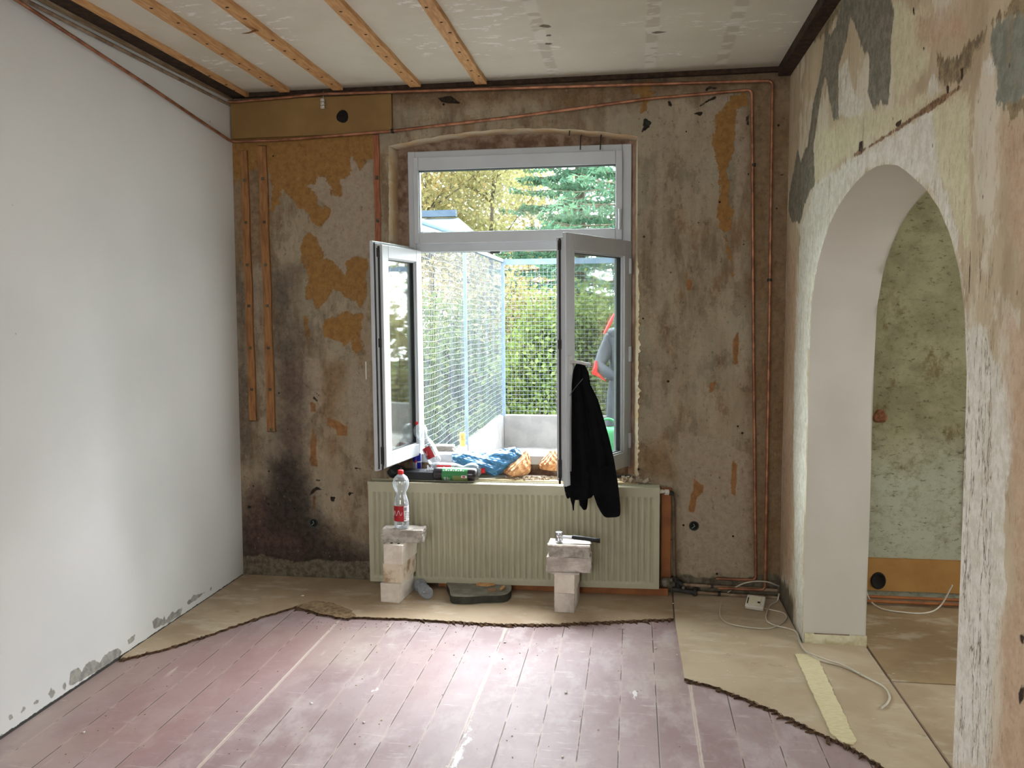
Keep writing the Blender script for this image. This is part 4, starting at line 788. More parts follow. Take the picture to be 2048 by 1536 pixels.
brick_thing((.112, .24, .108), (cxr, yr+.12, zt), -.06, aerated2, 'pale brick with grey smears, bottom of the right stack', GB, seed=21, rough=.001); zt += .1085
brick_thing((.112, .24, .108), (cxr+.001, yr+.12, zt), -.06, sandlime, 'plain white brick, second from the floor in the right stack', GB, seed=22); zt += .1085
c_ = at(1093, 1143, y=yr); d_ = at(1158, 1143, y=yr)
t_ = empty('mortar_slab', ((c_[0]+d_[0])/2, yr+.1, zt), 'thin pale mortar flake jutting out left between the bricks of the right stack', 'mortar flake'); mb = MB(); r = np.random.default_rng(5)
pl = [(c_[0], yr+.02), (c_[0]+.03, yr-.002), (d_[0]-.02, yr-.004), (d_[0], yr+.0), (d_[0]+.004, yr+.2), (c_[0]+.02, yr+.2), (c_[0]-.01, yr+.1)]
pq = []
for i in range(len(pl)): pq += ragged(pl[i], pl[(i+1) % len(pl)], 6, .0025, 90+i)
mb.prism(pq, zt, zt+.009); mb.build('flake', aerated2, t_); zt += .0095
a = at(1093, 1142, y=yr); b_ = at(1181, 1142, y=yr)
brick_thing((b_[0]-a[0], .125, .083), ((a[0]+b_[0])/2, yr+.07, zt), 0, aerated2, 'wide grey brick with dark smudges on its left, third up in the right stack', GB, rough=.0022, seed=23); zt += .0835
a = at(1097, 1112, y=yr); b_ = at(1179, 1112, y=yr)
brick_thing((b_[0]-a[0], .125, .062), ((a[0]+b_[0])/2, yr+.072, zt), 0, aerated, 'rough grey brick with white crust, top of the right stack under the hammer', GB, rough=.003, seed=24); zt += .0625
x0_, x1_ = a[0]-.004, b_[0]+.002
mb = MB(); pl = [(x0_, yr+.012), (x0_+.05, yr+.0), (x0_+.13, yr+.006), (x0_+.2, yr-.002), (x1_, yr+.004), (x1_-.004, yr+.13), (x0_, yr+.135)]; pq = []
for i in range(len(pl)): pq += ragged(pl[i], pl[(i+1) % len(pl)], 7, .003, 100+i)
mb.prism(pq, zt, zt+.008); tag(mb.build('plaster_crust', papery), 'white plaster crust lying on the top brick of the right stack, under the hammer', 'plaster crust'); zt += .0083
zB = zt
# ---- hammer
hm = empty('hammer', (0, 0, 0), 'steel hammer with black grip lying on the right brick stack', 'hammer'); hm.location = (at(1115, 1065, y=yr)[0], yr+.06, zB)
hl = at(1116, 1073, y=yr+.03); hr_ = at(1200, 1070, y=yr+.03); x0_ = hl[0]; x1_ = hr_[0]; yh = yr+.05
mb = MB(); zc = zB+.034
mb.lathe([(0, .0), (.0175, .0), (.0205, .003), (.0205, .020), (.0175, .024), (.0175, .038), (.0205, .042), (.0205, .059), (.0175, .062), (0, .062)], 30, T((x0_+.004, yh, zB), 0, 0, 0)); tag(mb.build('head', chrome, hm), 'polished steel head')
mb = MB(); mb.tube([(x0_+.012, yh, zc), (x0_+.085, yh-.0, zc-.001)], [.0075, .0085], 12); mb.build('shaft', chrome, hm)
mb = MB(); mb.tube([(x0_+.075, yh, zc-.001), (x0_+.085, yh, zc-.001), (x0_+.15, yh-.002, zc-.006), (x1_-.03, yh-.004, zc-.012), (x1_-.004, yh-.004, zc-.014), (x1_, yh-.004, zc-.014)], [.009, .0125, .0115, .012, .0142, .012], 16); mb.build('grip', rubber, hm)

# ---- grey stone slab with wood chips on it
zs_ = .058; poly = [at(x, y, z=zs_)[:2] for x, y in [(893, 1166), (899, 1178), (902, 1190), (915, 1192.5), (940, 1193), (965, 1191), (985, 1190.5), (1003, 1190), (1015, 1187), (1022, 1180), (1023, 1172), (1017, 1166), (1010, 1160), (900, 1158)]]
sl = empty('stone_slab', (np.mean([p[0] for p in poly]), np.mean([p[1] for p in poly]), TH), 'grey kidney shaped stone slab on the floor sheet under the radiator', 'stone slab')
poly2 = smooth_path([(p[0], p[1], 0) for p in poly[:11]], 5); poly2 = [(p[0], p[1]) for p in poly2]+poly[11:]
mb = MB(); mb.prism(poly2, zs_-.002, zs_); mb.build('top_face', slab_mat, sl); mb = MB(); mb.prism(poly2, TH+.001, zs_-.002); tag(mb.build('rim', slab_side, sl), 'dark edge')  # rim gets a darker stone tone than the top face
def chip(px, w, d, rz, mat_, lab, z=zs_, h=.008, tiltx=.05):
    q = at(*px, z=z); mb = MB(); mb.prism([(-w, -d*.6), (w*.2, -d), (w, -d*.2), (w*.8, d*.8), (-w*.5, d), (-w*1.1, d*.3)], .001, h, 0, T((q[0], q[1], z), tiltx, 0, rz)); return tag(mb.build('wood_chip', mat_, bevel=.001), lab, 'wood chip', 'wood chips on the stone slab')
chip((972, 1170), .055, .035, .1, wood, 'broad torn wood chip lying furthest back on the stone slab', tiltx=0)
chip((985, 1181), .026, .03, .5, plain('grey_brown_chip', srgb(150, 120, 92), rough=.9), 'small squarish brown wood chip in front of the broad one', tiltx=0)
chip((1005, 1178), .010, .045, -.1, wood, 'slim orange wood splinter at the right end of the stone slab', tiltx=0)

# ================================================================== BOTTLES, CAN, BAGS
PROF = [(.0, .006), (.018, .003), (.032, .0), (.041, .008), (.0445, .022), (.0448, .040), (.0445, .145), (.0440, .155), (.036, .185), (.0295, .205), (.0285, .213), (.031, .222), (.040, .238), (.0475, .262), (.0485, .275), (.0465, .294), (.038, .312), (.024, .324), (.0145, .330), (.0135, .338), (.0155, .339), (.0155, .342), (.0135, .343), (.0135, .350)]
def scale_prof(P, k, kr=1.): return [(r*kr, z*k) for r, z in P]
def bottle(Mx, label, group, k=1., kr=1., body=pet, lab1=redlab, lab2=whitelab, cap=redcap, cat='bottle', wob=0., show_label=True, lab_z=(.048, .142), script=True):
    t_ = empty('plastic_bottle', tuple(Mx.translation), label, cat, group); P = scale_prof(PROF, k, kr)
    fine = []
    for (r0, z0_), (r1, z1_) in zip(P, P[1:]): fine += [(r0, z0_), ((r0+r1)/2, (z0_+z1_)/2)]
    fine.append(P[-1])
    mb = MB(); mb.lathe(P, 32, Mx, wob=wob); tag(mb.build('bottle_body', body, t_), 'clear body')
    if cap is not None:
        mb = MB(); zc = .333*k; mb.lathe([(.0, zc+.021), (.0145, zc+.021), (.0165, zc+.019), (.0168, zc), (.0155, zc-.003)], 28, Mx); mb.build('cap', cap, t_)
    if show_label:
        z0_, z1_ = lab_z[0]*k, lab_z[1]*k; R_ = .0452*kr
        mb = MB(); mb.lathe([(R_, z0_), (R_, z1_)], 30, Mx, 0, math.radians(150), math.radians(285), wob); tag(mb.build('label', lab1, t_), 'red part of the label'); L1 = t_.children[-1]
        mb = MB(); mb.lathe([(R_, z0_), (R_, z1_)], 30, Mx, 0, math.radians(285), math.radians(360+60), wob); tag(mb.build('label', lab2, t_), 'white part of the label with small print'); L2 = t_.children[-1]
        mb = MB(); hgt = z1_-z0_
        for k2, (a0, a1, q0, q1) in enumerate(((288, 300, .1, .18), (288, 305, .25, .30), (290, 312, .36, .40), (289, 309, .46, .50), (290, 314, .56, .60), (288, 300, .68, .9), (302, 306, .68, .9), (308, 312, .68, .9), (318, 340, .2, .24), (318, 345, .3, .34), (318, 338, .4, .44), (318, 346, .5, .54))):
            mb.lathe([(R_+.0004, z0_+hgt*q0), (R_+.0004, z0_+hgt*q1)], 6, Mx, 0, math.radians(a0), math.radians(a1))
        mb.build('print', greylab, L2)
        if script:
            mb = MB(); pts_ = []
            for s_ in range(40): 
                u = s_/39; a = math.radians(165+105*u); z = z0_+hgt*(.52+.16*math.sin(u*19)+.10*(u-.5)); pts_.append(tuple(Mx @ Vector(((R_+.0006)*math.cos(a), (R_+.0006)*math.sin(a), z))))
            mb.tube(pts_, .0012, 5); mb.build('white_script', whitelab, L1)
    return t_
# on the left stack
bx_, by_ = at(803, 1054, y=ytop+.06)[0], ytop+.065
bottle(T((bx_, by_, zA+.002), 0, 0, .35), 'clear bottle with red and white label standing on the left brick stack', 'clear drink bottles', .96, .96)
# leaning in the window, upside tilted against the left sash
pa = Vector(at(872, 925, y=.06)); pb = Vector(at(835, 850, y=.125))
def axis_mat(base, top, roll=0.):
    zx = (top-base).normalized(); q = Vector((0, 0, 1)).rotation_difference(zx); return Matrix.Translation(base) @ q.to_matrix().to_4x4() @ Matrix.Rotation(roll, 4, 'Z')
bottle(axis_mat(Vector(at(872, 926, y=.04)), Vector(at(834, 848, y=.055)), .3), 'clear dented bottle with red label leaning in the window beside the left sash', 'clear drink bottles', .80, .90, wob=.06)
# lying on the sill
zsill = .668
bl = Vector((at(862, 943, y=.01)[0], .012, zsill+.048)); br_ = bl+Vector((.34, -.01, .0))
bottle(axis_mat(bl, br_, 1.2), 'clear bottle with red cap lying on the sill behind the green labelled one', 'clear drink bottles', .96, .98)
gl_ = empty('plastic_bottle', (1.4, -.075, .7), 'dark full bottle with green label lying at the front edge of the sill', 'bottle', None)
x0_ = at(868, 955, y=-.075)[0]; x1_ = at(955, 955, y=-.075)[0]; zc = .667+.0402; Lg = x1_-x0_
Mg = T((x0_, -.078, zc), 0, math.pi/2, 0)
mb = MB(); mb.lathe([(0, .004), (.030, .0), (.038, .008), (.040, .02), (.040, Lg-.03), (.038, Lg-.012), (.030, Lg), (0, Lg+.002)], 32, Mg); tag(mb.build('bottle_body', darkjuice, gl_), 'dark drink body')
mb = MB(); mb.lathe([(.0405, Lg*.215), (.0405, Lg*.80)], 40, Mg); mb.build('label', greenlab, gl_); gL = gl_.children[-1]
mb = MB(); mb.lathe([(.0409, Lg*.46), (.0409, Lg*.79)], 20, Mg, 0, math.radians(215), math.radians(290)) if False else None
def lab_patch(mb, s0, s1, h0, h1, R_=.0409):   # patch on the room-facing side, s along the bottle, h height fraction (-1 bottom..1 top)
    n = 6
    vs = []
    for i in range(n+1):
        for s in (s0, s1):
            h = h0+(h1-h0)*i/n; a = math.asin(max(-1, min(1, h))); vs.append((x0_+Lg*s, -.078-R_*math.cos(a), zc+R_*math.sin(a)))
    mb.add(vs, [(2*i, 2*i+1, 2*i+3, 2*i+2) for i in range(n)], 0, True)
mb = MB(); lab_patch(mb, .46, .79, -.95, -.05); mb.build('olive_field', olivelab, gL)
mb = MB(); lab_patch(mb, .66, .79, -.35, .0, .0413); mb.build('white_corner', whitelab, gL)
mb = MB(); lab_patch(mb, .69, .75, -.28, -.08, .0416); mb.build('red_mark', redlab, gL)
mb = MB()
for s in (.26, .275, .285, .30, .33, .345): lab_patch(mb, s, s+.008, -.8, -.25, .0413)
for q in (-.75, -.6, -.45): lab_patch(mb, .355, .40, q, q+.05, .0413)
mb.build('white_print', whitelab, gL)
mb = MB()
for i in range(9): s = .24+.056*i; lab_patch(mb, s, s+.034, .60, .70+.10*(i % 2), .0413)
mb.build('white_lettering', whitelab, gL)
# crumpled grey bottle on the floor behind the left stack
q = at(856, 1188, z=TH+.037); q2 = at(833, 1166, z=TH+.038)
bottle(axis_mat(Vector(q), Vector(q2)*1.0+Vector((0, .02, 0)), 0), 'greyish crumpled empty bottle lying on the floor beside the left brick stack', 'clear drink bottles', .62, .80, petgrey, cap=None, show_label=False, wob=.07)
# energy can
cx_, _, _ = at(835, 945, y=.06); can = empty('drink_can', (cx_, .055, zsill+.01), 'slim blue and silver drink can standing on the sill', 'can')
Mc = T((cx_, .055, zsill+.022)); prof = [(0, .004), (.018, 0), (.0235, .006), (.0265, .014), (.0265, .118), (.023, .127), (.022, .131), (.0205, .129), (0, .129)]
mb = MB(); mb.lathe([(r, z) for r, z in prof], 30, Mc); mb.build('can_body', cansilver, can); cb = can.children[-1]
mb = MB()
mb.lathe([(.0268, .066), (.0268, .118)], 14, Mc, 0, math.radians(180), math.radians(275)); mb.lathe([(.0268, .014), (.0268, .062)], 14, Mc, 0, math.radians(282), math.radians(350)); mb.lathe([(.0267, .07), (.0267, .118)], 14, Mc, 0, math.radians(275), math.radians(350)); mb.build('blue_panel', canblue, cb)
mb = MB(); mb.lathe([(.0270, .062), (.0270, .068)], 10, Mc, 0, math.radians(235), math.radians(290)); mb.lathe([(.0271, .068), (.0271, .080)], 6, Mc, 0, math.radians(262), math.radians(280)); mb.build('red_mark', redlab, cb)
# black box-like case on the sill, rounded bag beside it
mb = MB(); a = at(858, 968, y=-.05); b_ = at(768, 968, y=-.05)
bb = empty('black_case', ((a[0]+b_[0])/2, -.03, .668), 'black plastic case lying on the left front of the sill behind the standing bottle', 'case')
mb.box((at(800, 960, y=-.04)[0], -.085, .668), (at(872, 960, y=-.04)[0], .03, .716)); mb.build('body', blackbox, bb, bevel=.004)
mb = MB(); x = at(790, 960, y=-.04)[0]
def blob(mb, c, r3, n=18, amp=.12, seed=0, f=3., sq=1.):
    r = np.random.default_rng(seed); ph = r.random(6)*6
    def fn(u, v):
        a = 2*math.pi*u; b = math.pi*(v-.5); d = Vector((math.cos(a)*math.cos(b), math.sin(a)*math.cos(b), math.sin(b)))
        k = 1+amp*(math.sin(f*d.x+ph[0])*math.sin(f*d.y+ph[1])+math.sin(f*1.9*d.z+ph[2])*math.sin(f*2.1*d.x+ph[3])*.7)
        return (c[0]+d.x*r3[0]*k, c[1]+d.y*r3[1]*k, max(c[2]+d.z*r3[2]*k, c[2]-r3[2]*sq))
    mb.grid(fn, 2*n, n, 0, True)
blob(mb, (x, -.03, .705), (.050, .05, .042), amp=.08, seed=3, sq=.85); mb.build('soft_end', blackbox, bb)
# crumpled films and paper
def crumple(name, c, r3, mat_, label, cat, seed, amp=.32, f=3.4, n=26, group=None, zmin=None, ridge=.5, rot=0.):
    r = np.random.default_rng(seed); dirs = r.normal(size=(14, 3)); dirs /= np.linalg.norm(dirs, axis=1)[:, None]; offs = r.random(14)*6
    ca, sa = math.cos(rot), math.sin(rot)
    def fn(u, v):
        a = 2*math.pi*u; b = math.pi*(v-.5); d = np.array((math.cos(a)*math.cos(b), math.sin(a)*math.cos(b), math.sin(b)))
        k = 1.
        for q in range(14): k += amp*(abs(((d@dirs[q]*f*(.6+.1*q)+offs[q]) % 2)-1)-.5)/(2+.45*q)*2
        x, z = d[0]*r3[0]*k, d[2]*r3[2]*k
        x, z = x*ca-z*sa, x*sa+z*ca
        p = [c[0]+x, c[1]+d[1]*r3[1]*k, c[2]+z]
        if zmin is not None: p[2] = max(p[2], zmin)
        return p
    mb = MB(); mb.grid(fn, 2*n, n, 0, False); return tag(mb.build(name, mat_, fix=False), label, cat, group)
zb = zsill
def cpt(px, py, y): return at(px, py, y=y)
bagm = empty('plastic_bag', cpt(975, 950, .05), 'crumpled blue plastic bag lying on the middle of the sill', 'bag')
def film(px_rows, yc, bulge, seed, mat_, parent, name, fold=.012, nu=26):
    """sheet lofted through rows of photo points lying on the sill, with creases and a bulging middle"""
    rows = [[at(x, y, y=yc+dy) for x, y, dy in row] for row in px_rows]; r = np.random.default_rng(seed); ph = r.random(8)*6
    def ev(row, u):
        n = len(row)-1; i = min(int(u*n), n-1); t = u*n-i; return np.array(row[i])*(1-t)+np.array(row[i+1])*t
    def fn(u, v):
        n = len(rows)-1; i = min(int(v*n), n-1); t = v*n-i; p = ev(rows[i], u)*(1-t)+ev(rows[i+1], u)*t
        w = fold*(abs(((u*5.3+v*2.1+ph[0]) % 1)-.5)+abs(((u*2.9-v*4.3+ph[1]) % 1)-.5)+.6*abs(((u*9.7+v*7.3+ph[2]) % 1)-.5)-.6)
        return (p[0], p[1]-bulge*math.sin(math.pi*min(max(u, 0), 1))*math.sin(math.pi*v)-w*2, p[2]+w*.5)
    mb = MB(); mb.grid(fn, nu, nu, 0, False); o = mb.build(name, mat_, parent, fix=False); s = o.modifiers.new('s', 'SOLIDIFY'); s.thickness = .0015; return o
film([[(903, 907, .04), (925, 904, .05), (965, 902, .06), (1000, 899, .06), (1030, 894, .06), (1041, 903, .06)], [(905, 914, .01), (930, 908, .02), (960, 912, .03), (990, 908, .03), (1025, 905, .04), (1043, 910, .04)], [(904, 922, .0), (926, 926, .0), (960, 925, -.01), (990, 927, 0), (1015, 925, .01), (1036, 922, .03)], [(912, 926, .02), (940, 938, .0), (968, 938, -.02), (985, 944, -.03), (1005, 938, -.01), (1022, 930, .02)], [(925, 930, .04), (950, 944, .03), (970, 946, .0), (990, 952, -.04), (1000, 948, 0), (1012, 940, .03)]], .045, .035, 4, bluebag, bagm, 'bag_film', .007)
film([[(905, 906, .10), (940, 904, .10), (1000, 898, .10), (1040, 896, .10)], [(905, 912, .06), (940, 910, .05), (1000, 904, .05), (1042, 905, .06)]], .045, .0, 8, bluebag, bagm, 'bag_top', .003)
crumple('crumpled_bag', cpt(965, 928, .085), (.10, .02, .022), bluebag, 'x', 'x', 6, .12, 1.6)
_o = bpy.data.objects[-1] if False else [o for o in COL.objects if o.name.startswith('crumpled_bag')][-1]
_o.name = 'bag_bundle'; _o.parent = bagm; _o.matrix_parent_inverse = parent_inv(bagm)
for k in ('label', 'category'): del _o[k]
pb1 = empty('paper_bag', cpt(1040, 945, .03), 'crumpled tan paper bag on the sill right of the blue plastic bag', 'paper bag', 'crumpled tan paper bags')
film([[(1049, 903, .07), (1053, 901, .07), (1058, 910, .07)], [(1036, 918, .06), (1048, 914, .03), (1061, 922, .07)], [(1020, 928, .04), (1040, 926, -.015), (1062, 934, .06)], [(1008, 938, .03), (1032, 940, -.035), (1060, 944, .05)], [(1007, 945, .02), (1026, 950, -.03), (1050, 952, .03)], [(1014, 949, .03), (1028, 955, -.01), (1042, 953, .03)]], .03, .02, 41, paperbag, pb1, 'paper', .012, 30)
pb2 = empty('paper_bag', cpt(1093, 930, .06), 'tan paper bag on the sill half hidden behind the right sash edge', 'paper bag', 'crumpled tan paper bags')
film([[(1100, 902, .05), (1108, 900, .05), (1118, 906, .05)], [(1088, 915, .04), (1104, 912, .01), (1122, 918, .05)], [(1078, 927, .03), (1100, 928, -.02), (1124, 930, .04)], [(1080, 938, .02), (1098, 941, -.01), (1120, 942, .03)]], .065, .02, 43, paperbag, pb2, 'paper', .010, 26)
crumple('plastic_film', cpt(858, 948, -.02), (.022, .03, .034), plain('milky_film', srgb(215, 218, 222), rough=.3), 'small crumpled clear film hanging over the sill left of the green labelled bottle', 'plastic film', 18, .5, 4., 22, zmin=.664)
mb = MB(); a = at(1010, 963, z=.669); 
def flat_chip(px, py, w, d, rz, mat_, lab, nm='plaster_piece', cat='plaster piece', z=.669, h=.006, grp='broken pieces on the sill'):
    q = at(px, py, z=z); mb = MB(); mb.prism([(-w, -d), (w*.3, -d*1.2), (w, -d*.1), (w*.7, d), (-w*.4, d*.9), (-w*1.1, d*.2)], 0, h, 0, T((q[0], q[1], z), 0, 0, rz)); return tag(mb.build(nm, mat_, bevel=.001), lab, cat, grp)
flat_chip(1078, 940, .06, .022, .1, papery, 'flat white plaster piece at the back of the sill by the right sash')
flat_chip(1070, 953, .075, .02, .0, chips_mat, 'long pale plaster piece at the front of the sill by the right sash')
flat_chip(975, 958, .05, .012, .2, papery, 'thin white flake on the sill in front of the blue bag')
def pile(name, c, rx, ry, hz_, n, mat_, label, seed, size=(.004, .014), kind='stuff', group=None):
    r = np.random.default_rng(seed); mb = MB()
    for i in range(n):
        a = r.random()*6.28; q = math.sqrt(r.random()); x, y = c[0]+math.cos(a)*q*rx, c[1]+math.sin(a)*q*ry; s = size[0]+(size[1]-size[0])*r.random()**2; z = c[2]+hz_*max(0, 1-q*q)*r.random()
        e = Euler(tuple(r.random(3)*6)).to_matrix().to_4x4(); k = .6+.8*r.random(3)
        mb.box((-s*k[0], -s*k[1], -s*k[2]*.7), (s*k[0], s*k[1], s*k[2]*.7), 0, Matrix.Translation((x, y, z+s*.5)) @ e)
    return tag(mb.build(name, mat_), label, 'rubble', group, kind)
pile('plaster_rubble', (at(1275, 950, y=.05)[0], .04, .668), .10, .06, .022, 260, rubble, 'heap of broken plaster and dust on the right end of the sill', 31)
pile('plaster_rubble', (1.14, .06, .668), .12, .05, .012, 160, plain('brown_rubble', srgb(140, 112, 88), srgb(100, 70, 52), 40, .95), 'brown dusty rubble on the left end of the sill behind the can', 32)
pile('plaster_rubble', (1.85, .03, .668), .17, .05, .008, 220, rubble, 'fine pale rubble strewn on the sill in front of the paper bags', 33, (.002, .008))
b = empty('roller_strap', at(1245, 947, y=.04), 'black metal fitting on the sill in the plaster heap at the right', 'fitting'); q = at(1248, 948, y=.03)
mb = MB(); mb.box((q[0]-.06, .03, .684), (q[0]+.05, .05, .700), 0); mb.build('bar', blackbox, b, bevel=.002); mb = MB(); mb.box((q[0]-.015, .026, .688), (q[0]+.005, .034, .698)); mb.box((q[0]+.02, .026, .688), (q[0]+.03, .034, .698)); mb.build('clip', chrome, b)

# ================================================================== JACKET ON THE HANDLE
jk = empty('jacket', (2.1, -.45, .5), 'black jacket hanging from the lever handle of the right window sash', 'jacket')
HT = RM @ Vector((HU-.10, .085, hz)); YJ = HT.y-.015
rows = [(724, 1155, 1163, .012), (731, 1150, 1170, .022), (745, 1145, 1177, .034), (770, 1140, 1181, .044), (800, 1135.5, 1196, .052), (840, 1133, 1208, .058), (880, 1132, 1219, .062), (920, 1131, 1228, .064), (950, 1129.5, 1233, .064), (970, 1128.5, 1236, .062), (985, 1129, 1232, .056)]
def jrow(v):
    n = len(rows)-1; i = min(int(v*n), n-1); t = v*n-i; return [rows[i][k]*(1-t)+rows[i+1][k]*t for k in range(4)]
def jbody(u, v):
    y, l, r_, th = jrow(v); a = 2*math.pi*u; cxp = (l+r_)/2; hw = (r_-l)/2
    k = 1+.0*math.sin(a); X = cxp+hw*math.cos(a); fold = (.010*math.sin(math.cos(a)*9+v*2.4)+.007*math.sin(math.cos(a)*17-v*3))*min(1, v*2.2)
    p = at(X, y+(4*math.sin(math.cos(a)*7) if v > .97 else 0), y=YJ-th*.3); return (p[0], YJ+th*math.sin(a)*.75+fold*(1 if math.sin(a) < 0 else .3), p[2])
mb = MB(); mb.grid(jbody, 72, 60, 0, True); 
def cap_px(mb, poly, yj, th, n=1): P = [at(x, y, y=yj) for x, y in poly]; mb.prism([(p[0], p[2]) for p in P], yj-th, yj+th, 0, None, 'y')
mb.build('body', black_cloth, jk, fix=False)
def lobe(rows_, nm, th, dy=0., nu=24, nv=16):
    def fn(u, v):
        n = len(rows_)-1; i = min(int(v*n), n-1); t = v*n-i; y, l, r_ = [rows_[i][k]*(1-t)+rows_[i+1][k]*t for k in range(3)]; a = 2*math.pi*u; X = (l+r_)/2+(r_-l)/2*math.cos(a); end = math.sqrt(max(0, 1-(max(0, v-.85)/.15)**2)) if v > .85 else 1
        p = at(X, y, y=YJ+dy); return (p[0], YJ+dy+th*math.sin(a)*max(end, .15)+.004*math.sin(a*3+v*6), p[2])
    mb = MB(); mb.grid(fn, nu, nv, 0, True); n0 = len(mb.v); k = nu+1; last = list(range(n0-k, n0)); mb.f.append(tuple(last[:-1])); mb.mi.append(0); mb.sm.append(True)
    return mb.build(nm, black_cloth, jk, fix=False)
lobe([(930, 1170, 1230), (960, 1180, 1235), (985, 1185.5, 1238), (1010, 1194, 1240.5), (1024, 1201, 1241), (1031, 1206, 1240), (1034, 1211, 1232)], 'sleeve', .034, -.02)
lobe([(940, 1128, 1190), (965, 1127.5, 1192), (985, 1134, 1190), (994, 1138, 1184), (998, 1143, 1172)], 'lower_body', .05)
lobe([(950, 1130, 1150), (975, 1128.5, 1146), (990, 1131, 1140), (997, 1135, 1138)], 'hem_corner', .02, .015)
lobe([(975, 1140, 1160), (1000, 1141, 1150), (1010, 1144, 1148.5), (1021, 1146, 1148)], 'hem_strip', .012, .01)
lobe([(975, 1150, 1180), (1000, 1158, 1176), (1010, 1159, 1175), (1016, 1164, 1174), (1019, 1168, 1172)], 'sleeve', .028, .02)
mb = MB(); mb.tube(smooth_path([at(1139, 792, y=YJ-.062), at(1144, 784, y=YJ-.068), at(1155, 770, y=YJ-.064), at(1166, 757, y=YJ-.05)], 4), .0016, 5); mb.build('zip', zipm, jk)

# ================================================================== CABLES AND FLOOR THINGS
def cable(pts, label, r=.0045, group=None, name='cable'):
    mb = MB(); mb.tube(smooth_path(pts, 8), r, 8); return tag(mb.build(name, cable_mat), label, 'cable', group)
zf = TH+.006
def fz(*P, z=zf): return [at(x, y, z=z) for x, y in P]
cable([at(1558, 1172, y=-.02)]+[at(1530, 1163, y=-.10), at(1490, 1166, y=-.12)]+fz((1455, 1186), (1441, 1213), (1445, 1240), (1480, 1252), (1535, 1257), (1562, 1247), (1573, 1236), (1568, 1226), (1545, 1220), (1528, 1216)), 'thin beige cable looping on the floor in the right corner to the white socket', .0038)
cable([(3.30, -.10, .06)]+fz((1554, 1202), (1540, 1211), (1532, 1235), (1545, 1249), (1590, 1262), (1600, 1285), (1612, 1303), (1640, 1320), (1690, 1334), (1735, 1356), (1768, 1374), (1779, 1392), (1775, 1406), (1762, 1417)), 'beige cable running from the right corner past the yellow strip, loose end towards the room', .0046)
cable(fz((1614, 1304), (1650, 1318), (1688, 1331), (1720, 1348), z=zf+.009), 'short doubled length of beige cable near the foot of the arch', .0042)
cable([at(1726, 1150, y=-.08), at(1737, 1195, z=.05), at(1760, 1216, z=zf), at(1800, 1224, z=zf), at(1850, 1226, z=zf), at(1880, 1212, z=.03), at(1905, 1170, y=-.12)], 'beige cable sagging on the floor of the next room below the orange board', .0045)
sk = empty('socket_outlet', at(1510, 1215, z=TH), 'white loose wall socket lying on the floor sheet in the right corner', 'socket')
q = at(1511, 1216, z=TH); Ms = T((q[0], q[1], TH+.020), .42, .0, -.30) @ Matrix.Scale(1.18, 4)
mb = MB(); mb.box((-.043, -.04, 0), (.043, .04, .022), 0, Ms); mb.build('frame', socket_white, sk, bevel=.006, seg=3)
mb = MB(); mb.box((-.030, -.027, .0205), (.026, .027, .026), 0, Ms); mb.build('insert', plain('cream_plastic', srgb(212, 204, 178), rough=.5), sk, bevel=.002)
mb = MB(); mb.box((-.036, -.022, .0222), (-.031, .018, .0232), 0, Ms); mb.build('slot', hole_dark, sk); mb = MB(); mb.box((.012, -.016, .0262), (.024, -.006, .0275), 0, Ms); mb.build('slot', hole_dark, sk)
P = [at(x, y, z=TH)[:2] for x, y in [(1590, 1310), (1618, 1309), (1634, 1314), (1648, 1345), (1672, 1395), (1698, 1452), (1713, 1483), (1706, 1491), (1684, 1486), (1662, 1469), (1640, 1420), (1612, 1360)]]; pq = []
for i in range(len(P)): pq += ragged(P[i], P[(i+1) % len(P)], 12, .0012 if i > 5 else .0028, 140+i)
mb = MB(); mb.prism(pq, TH+.0008, TH+.005); tag(mb.build('foam_strip', yellowstrip), 'pale yellow ragged strip lying on the floor sheet before the arch', 'strip')
# small white plaster crumbs
crumbs = [(605, 1192, 9, TH, 'white crumb on the long hardboard sheet near the dark left corner'), (1132, 1385, 9, 0, 'largest white plaster crumb, on the boards in the middle of the floor'), (623, 1407, 7, 0, 'white crumb on the boards left of centre, by a pale seam'), (1010, 1285, 7, 0, 'white crumb on the pale seam just in front of the long sheet'), (1270, 1393, 5, 0, 'small white crumb right of the largest one on the boards'), (1311, 1297, 6, 0, 'white crumb on the boards near the right end of the long sheet'), (1354, 1310, 6, 0, 'white crumb at the left edge of the pale sheet by the arch'), (728, 1445, 6, 0, 'white crumb on the boards in the left foreground, right of a seam'), (1125, 1514, 6, 0, 'white crumb at the very front edge of the floor, middle'), (168, 1465, 7, 0, 'white crumb on the boards near the foot of the white wall'), (1346, 1207, 6, TH, 'white crumb at the seam between sheets right of the radiator'), (1460, 1345, 4, TH, 'tiny crumb on the pale sheet behind its broken corner')]
proto = None
for i, (x, y, s, z, lab) in enumerate(crumbs):
    q = at(x, y, z=z+.002)
    if proto is None:
        mb = MB(); blob(mb, (0, 0, 0), (.5, .4, .25), 6, .25, 3); proto = mb.build('plaster_crumb', chips_mat); o = proto
    else: o = proto.copy(); COL.objects.link(o)
    o.location = (q[0], q[1], z+.0012+s*.00035); o.scale = (s*.0022, s*.0018, s*.0015); o.rotation_euler = (0, 0, i*1.3)
    tag(o, lab, 'crumb', 'white crumbs scattered on the floor')
r = np.random.default_rng(77); mb = MB()
for i in range(260):
    if r.random() < .55:
        k = r.integers(0, 60); x = 2.7*r.random(); px_ = 590+755*r.random(); q = at(px_, 1244+10*r.random()**2*1.6, z=0)
    else: q = at(100+1500*r.random(), 1260+270*r.random(), z=0); 
    if q[0] > 2.7 or q[0] < .1: continue
    s = .0012+.002*r.random(); mb.box((-s, -s*.7, 0), (s, s*.7, s), 0, T((q[0], q[1], .0006), 0, 0, r.random()*3))
